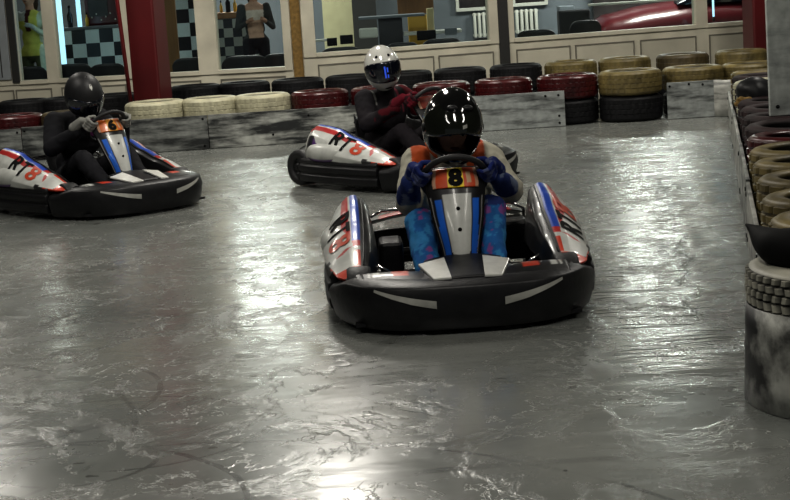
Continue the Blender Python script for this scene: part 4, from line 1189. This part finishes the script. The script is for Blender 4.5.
def driver(kart_loc, yaw, sp):
    """one seated figure: torso, arms, legs, neck and head as one surface; helmet, gloves and shoes worn over it"""
    bm = bmesh.new()
    lean = sp.get('lean', 0); tw = sp.get('shift', 0)
    hip = V((0, .22, .20)); belly = V((tw * .3, .17, .33)); chest = V((tw * .7, .11 - lean * .3, .52)); neck = V((tw, .07 - lean, .665)); head = V(sp['head'])
    blob(bm, hip, (.175, .15, .12)); blob(bm, belly, (.155, .125, .14)); blob(bm, chest, (.19, .135, .17)); blob(bm, chest + V((0, .02, .09)), (.19, .11, .11))
    limb(bm, hip, belly, .13, .12); limb(bm, belly, chest, .125, .12)
    limb(bm, neck - V((0, 0, .05)), neck.lerp(head, .4), .065, .060)
    limb(bm, neck.lerp(head, .3), head + V((0, 0, -.05)), .058, .055)
    # head with brow, nose, jaw
    rot = sp['hrot']; from mathutils import Euler
    RM = Euler(rot).to_matrix()
    hp = lambda x, y, z: head + RM @ V((x, y, z))
    blob(bm, head, (.078, .098, .108), rot); blob(bm, hp(0, -.040, -.065), (.050, .052, .045), rot)
    limb(bm, hp(0, -.092, .010), hp(0, -.108, -.028), .009, .014, 8); blob(bm, hp(0, -.080, .035), (.055, .020, .012), rot)
    for s in (-1, 1): blob(bm, hp(s * .078, .005, -.005), (.010, .020, .030), rot)
    wr_pts = {}
    for s in (-1, 1):
        sh = chest + V((s * sp.get('sw', .185), .01, .125)); el = V(sp['elbow'][s]); wp = V(sp['wrist'][s]); wr_pts[s] = wp
        limb(bm, chest + V((s * .09, .01, .12)), sh, .075, .070)
        limb(bm, sh, el, .084, .066); limb(bm, el, wp, .068, .044)
        hipj = V((s * .10, .16, .19)); kn = V(sp['knee'][s]); an = V(sp['ankle'][s])
        limb(bm, hipj, kn, .100, .074); limb(bm, kn, an, .076, .052)
        limb(bm, an, an + V((0, -.05, -.02)), .042, .038)
    def colour(c):
        if (c - head).length < .135 and c.z > neck.z + .04:
            l = RM.inverted() @ (c - head)
            return (.42, .23, .16) if l.z < .05 else (.05, .03, .02)
        return sp['colour'](c, chest, hip)
    b = organic('person', bm, .0105, MT['cloth'], None, colour, sp.get('fold', .005), 13, 5)
    b.location = kart_loc; b.rotation_euler.z = yaw
    tag(b, sp['label'], 'person')
    helmet(b, head + RM @ V((0, 0, .012)), rot, sp['helmet'], sp.get('hs', 1.0))
    for s in (-1, 1):
        bmE = bmesh.new(); blob(bmE, hp(s * .031, -.090, .010), (.014, .008, .008), rot); e_ = from_bm('eye', bmE, MT['eye'], b)
        bmE = bmesh.new(); blob(bmE, hp(s * .031, -.097, .010), (.006, .004, .006), rot); from_bm('pupil', bmE, MT['ink'], e_)
    bmE = bmesh.new(); blob(bmE, hp(0, -.092, -.062), (.024, .008, .006), rot); from_bm('mouth', bmE, MT['carred'], b)
    for s in (-1, 1):
        a = sp['grip'][s]; g = wheel_pt(a); e = 1e-2
        tang = wheel_pt(a + e) - wheel_pt(a - e)
        if s == -1: tang = -tang
        outw = g - WHEEL_C; n = tang.cross(outw).normalized()
        if n.y < 0: n = -n
        glove(b, g, tang, outw, n, s, sp['glove'], sp['elbow'][s])
        # shoe
        an = V(sp['ankle'][s]); bs = bmesh.new()
        limb(bs, an + V((0, .02, -.045)), an + V((0, -.10, -.055)), .040, .036); limb(bs, an + V((0, -.10, -.055)), an + V((0, -.17, -.035)), .036, .028); limb(bs, an + V((0, 0, .03)), an + V((0, .02, -.04)), .05, .045)
        organic('shoe', bs, .008, MT['cloth'], b, lambda c: (.015, .015, .017), 0, 10, 2)
    return b

def suit8(c, chest, hip):
    ax = abs(c.x)
    if c.z > .60 and .085 < ax < .175 and c.y > -.06 : return (.50, .095, .025)
    if c.y < -.12 and c.z > .47 and ax > .12: return (.018, .035, .15) if mnoise.noise(c * 14) > -.15 else (.16, .20, .30)
    if c.z > .40 and c.y > -.16: 
        if ax < .035: return (.32, .30, .27)
        if .055 < ax < .075 and c.y < .1: return (.25, .2, .2)
        return (.50, .48, .39)
    if c.y < .22 and c.z < .56:
        n = mnoise.noise(V((c.x * 26, c.y * 9, c.z * 10)) + V((3, 1, 5))) + .5 * mnoise.noise(c * 40)
        return (.22, .08, .28) if n > .42 else ((.02, .12, .34) if n > -.20 else (.04, .22, .46))
    return (.40, .38, .31)
def suit6(c, chest, hip):
    if c.z > .52 and .02 < c.x < .055 and c.y < .1: return (.20, .03, .16)
    return (.014, .014, .017)
def suitw(c, chest, hip):
    ax = abs(c.x)
    if c.y < -.12 and ax > .10 and c.z > .48: return (.09, .006, .012) if mnoise.noise(c * 16) > .0 else (.015, .010, .012)
    if c.x > .13 and c.z > .44: return (.11, .008, .014)
    if c.z > .53 and .05 < c.x < .075 and c.y < .1: return (.20, .03, .05)
    if c.z > .60 and c.x < -.13: return (.20, .20, .19) if abs(c.x + .17) < .012 else (.016, .014, .017)
    return (.017, .014, .017)

GP = {-1: R(165), 1: R(15)}
def arm_pts(): return {s: None for s in (-1, 1)}
wl8 = {-1: (-.205, -.235, .585), 1: (.205, -.235, .585)}
K8 = V((at_y(457, 300, 8.14).x, 8.14, 0))
g = ray(457, 300); t_ = -H / g[2]; K8 = V((g[0] * 8.14 / g[1], 8.14, 0))
make_kart('8', K8, R(1.5), 'go-kart number 8 seen head-on, blue and white nose fairing, nearest of the three karts')
driver(K8, R(1.5), dict(head=(.020, -.06, .815), hrot=(R(22), R(4), R(10)), helmet='gloss', hs=1.08, colour=suit8, lean=.03,
    shift=.03, sw=.165, elbow={-1: (-.205, -.06, .475), 1: (.285, -.04, .50)}, wrist=wl8, grip=GP, knee={-1: (-.165, -.27, .40), 1: (.165, -.27, .44)}, ankle={-1: (-.15, -.60, .15), 1: (.14, -.60, .15)},
    glove=lambda c: (.015, .028, .15) if mnoise.noise(c * 28) > -.18 else (.09, .11, .22), fold=.008, label='person in glossy black helmet, cream and orange suit and blue trousers, driving kart 8'))
def ground_pt(px, py):
    a = ray(px, py); t = -H / a[2]; return V((a[0] * t, a[1] * t, 0))
K6 = V((-2.27, 12.75, 0)); Y6 = R(40)
make_kart('6', K6, Y6, 'go-kart number 6 with orange plate at the left, turned towards the right')
driver(K6, Y6, dict(head=(-.05, -.13, .83), hrot=(R(38), R(-6), R(-8)), helmet='matt', hs=1.06, colour=suit6, lean=.08,
    elbow={-1: (-.300, -.04, .47), 1: (.29, -.04, .47)}, wrist=wl8, grip=GP, knee={-1: (-.185, -.27, .38), 1: (.185, -.27, .38)}, ankle={-1: (-.15, -.60, .15), 1: (.14, -.60, .15)},
    glove=lambda c: (.26, .26, .24), label='person in matt black helmet, black suit and pale gloves, driving kart 6'))
K3 = V((.08, 13.05, 0)); Y3 = R(40)
make_kart('', K3, Y3, 'go-kart with white, blue and red side pod, half hidden behind driver 8')
driver(K3, Y3, dict(head=(-.13, -.02, .87), hrot=(R(6), R(-6), R(-32)), helmet='white', hs=1.06, colour=suitw, lean=0.02, shift=-.04,
    elbow={-1: (-.310, -.02, .47), 1: (.30, -.04, .47)}, wrist=wl8, grip=GP, knee={-1: (-.185, -.27, .40), 1: (.185, -.27, .40)}, ankle={-1: (-.15, -.60, .15), 1: (.14, -.60, .15)},
    glove=lambda c: (.15, .010, .022) if mnoise.noise(c * 25) > -.05 else (.04, .01, .014), label='person in white full-face helmet with dark visor and black suit with dark red gloves'))

# ================================================================ LIGHT
W = bpy.data.worlds.new('world'); SC.world = W; W.use_nodes = True
W.node_tree.nodes['Background'].inputs[0].default_value = (.30, .33, .36, 1); W.node_tree.nodes['Background'].inputs[1].default_value = .16
def area(name, loc, sx, sy, power, col=(1, .96, .88), rot=(0, 0, 0)):
    l = bpy.data.lights.new(name, 'AREA'); l.shape = 'RECTANGLE'; l.size = sx; l.size_y = sy; l.energy = power; l.color = col
    o = bpy.data.objects.new(name, l); C.objects.link(o); o.location = loc; o.rotation_euler = rot; return o
# hall lamps hanging below the dark ceiling
for i, (x, y, z, pw) in enumerate(((-.62, 10.5, 3.7, 75), (-.62, 15.0, 3.7, 75), (-4.2, 11.5, 3.7, 45), (-4.2, 16.0, 3.7, 45), (3.9, 11.0, 3.9, 45), (3.9, 15.5, 3.9, 45), (0, 5.0, 4.2, 55), (-3.2, 4.0, 4.2, 40), (3.4, 5.0, 4.2, 40))):
    area('hall_lamp', (x, y, z), .5, 1.5, pw)
# unseen fill lights, added to brighten the glazed partition
for x, pw in ((-4.2, 22), (-.5, 26), (3.2, 34)):
    area('wall_washer', (x, 16.3, 3.6), 2.2, .3, pw * 1.6, rot=(R(50), 0, 0))
# lamps in the room behind the glass
for (x, y, z, pw) in ((-1.75, 23.6, 2.75, 110), (3.75, 23.8, 2.75, 130), (1.2, 23.8, 2.75, 40), (-5.0, 23.0, 2.75, 30), (5.5, 24.2, 2.75, 40)):
    area('room_lamp', (x, y, z), 1.0, .5, pw)

# ================================================================ CAMERA
cam = bpy.data.cameras.new('camera'); co = bpy.data.objects.new('camera', cam); C.objects.link(co)
cam.sensor_width = 36; cam.lens = F / 790 * 36; cam.clip_end = 100
co.location = (0, 0, H)
co.rotation_euler = (Matrix.Rotation(math.pi / 2 - P, 3, 'X') @ Matrix.Rotation(-ROLL, 3, 'Z')).to_euler()
SC.camera = co
SC.view_settings.view_transform = 'Standard'; SC.view_settings.exposure = .54; SC.view_settings.gamma = .86
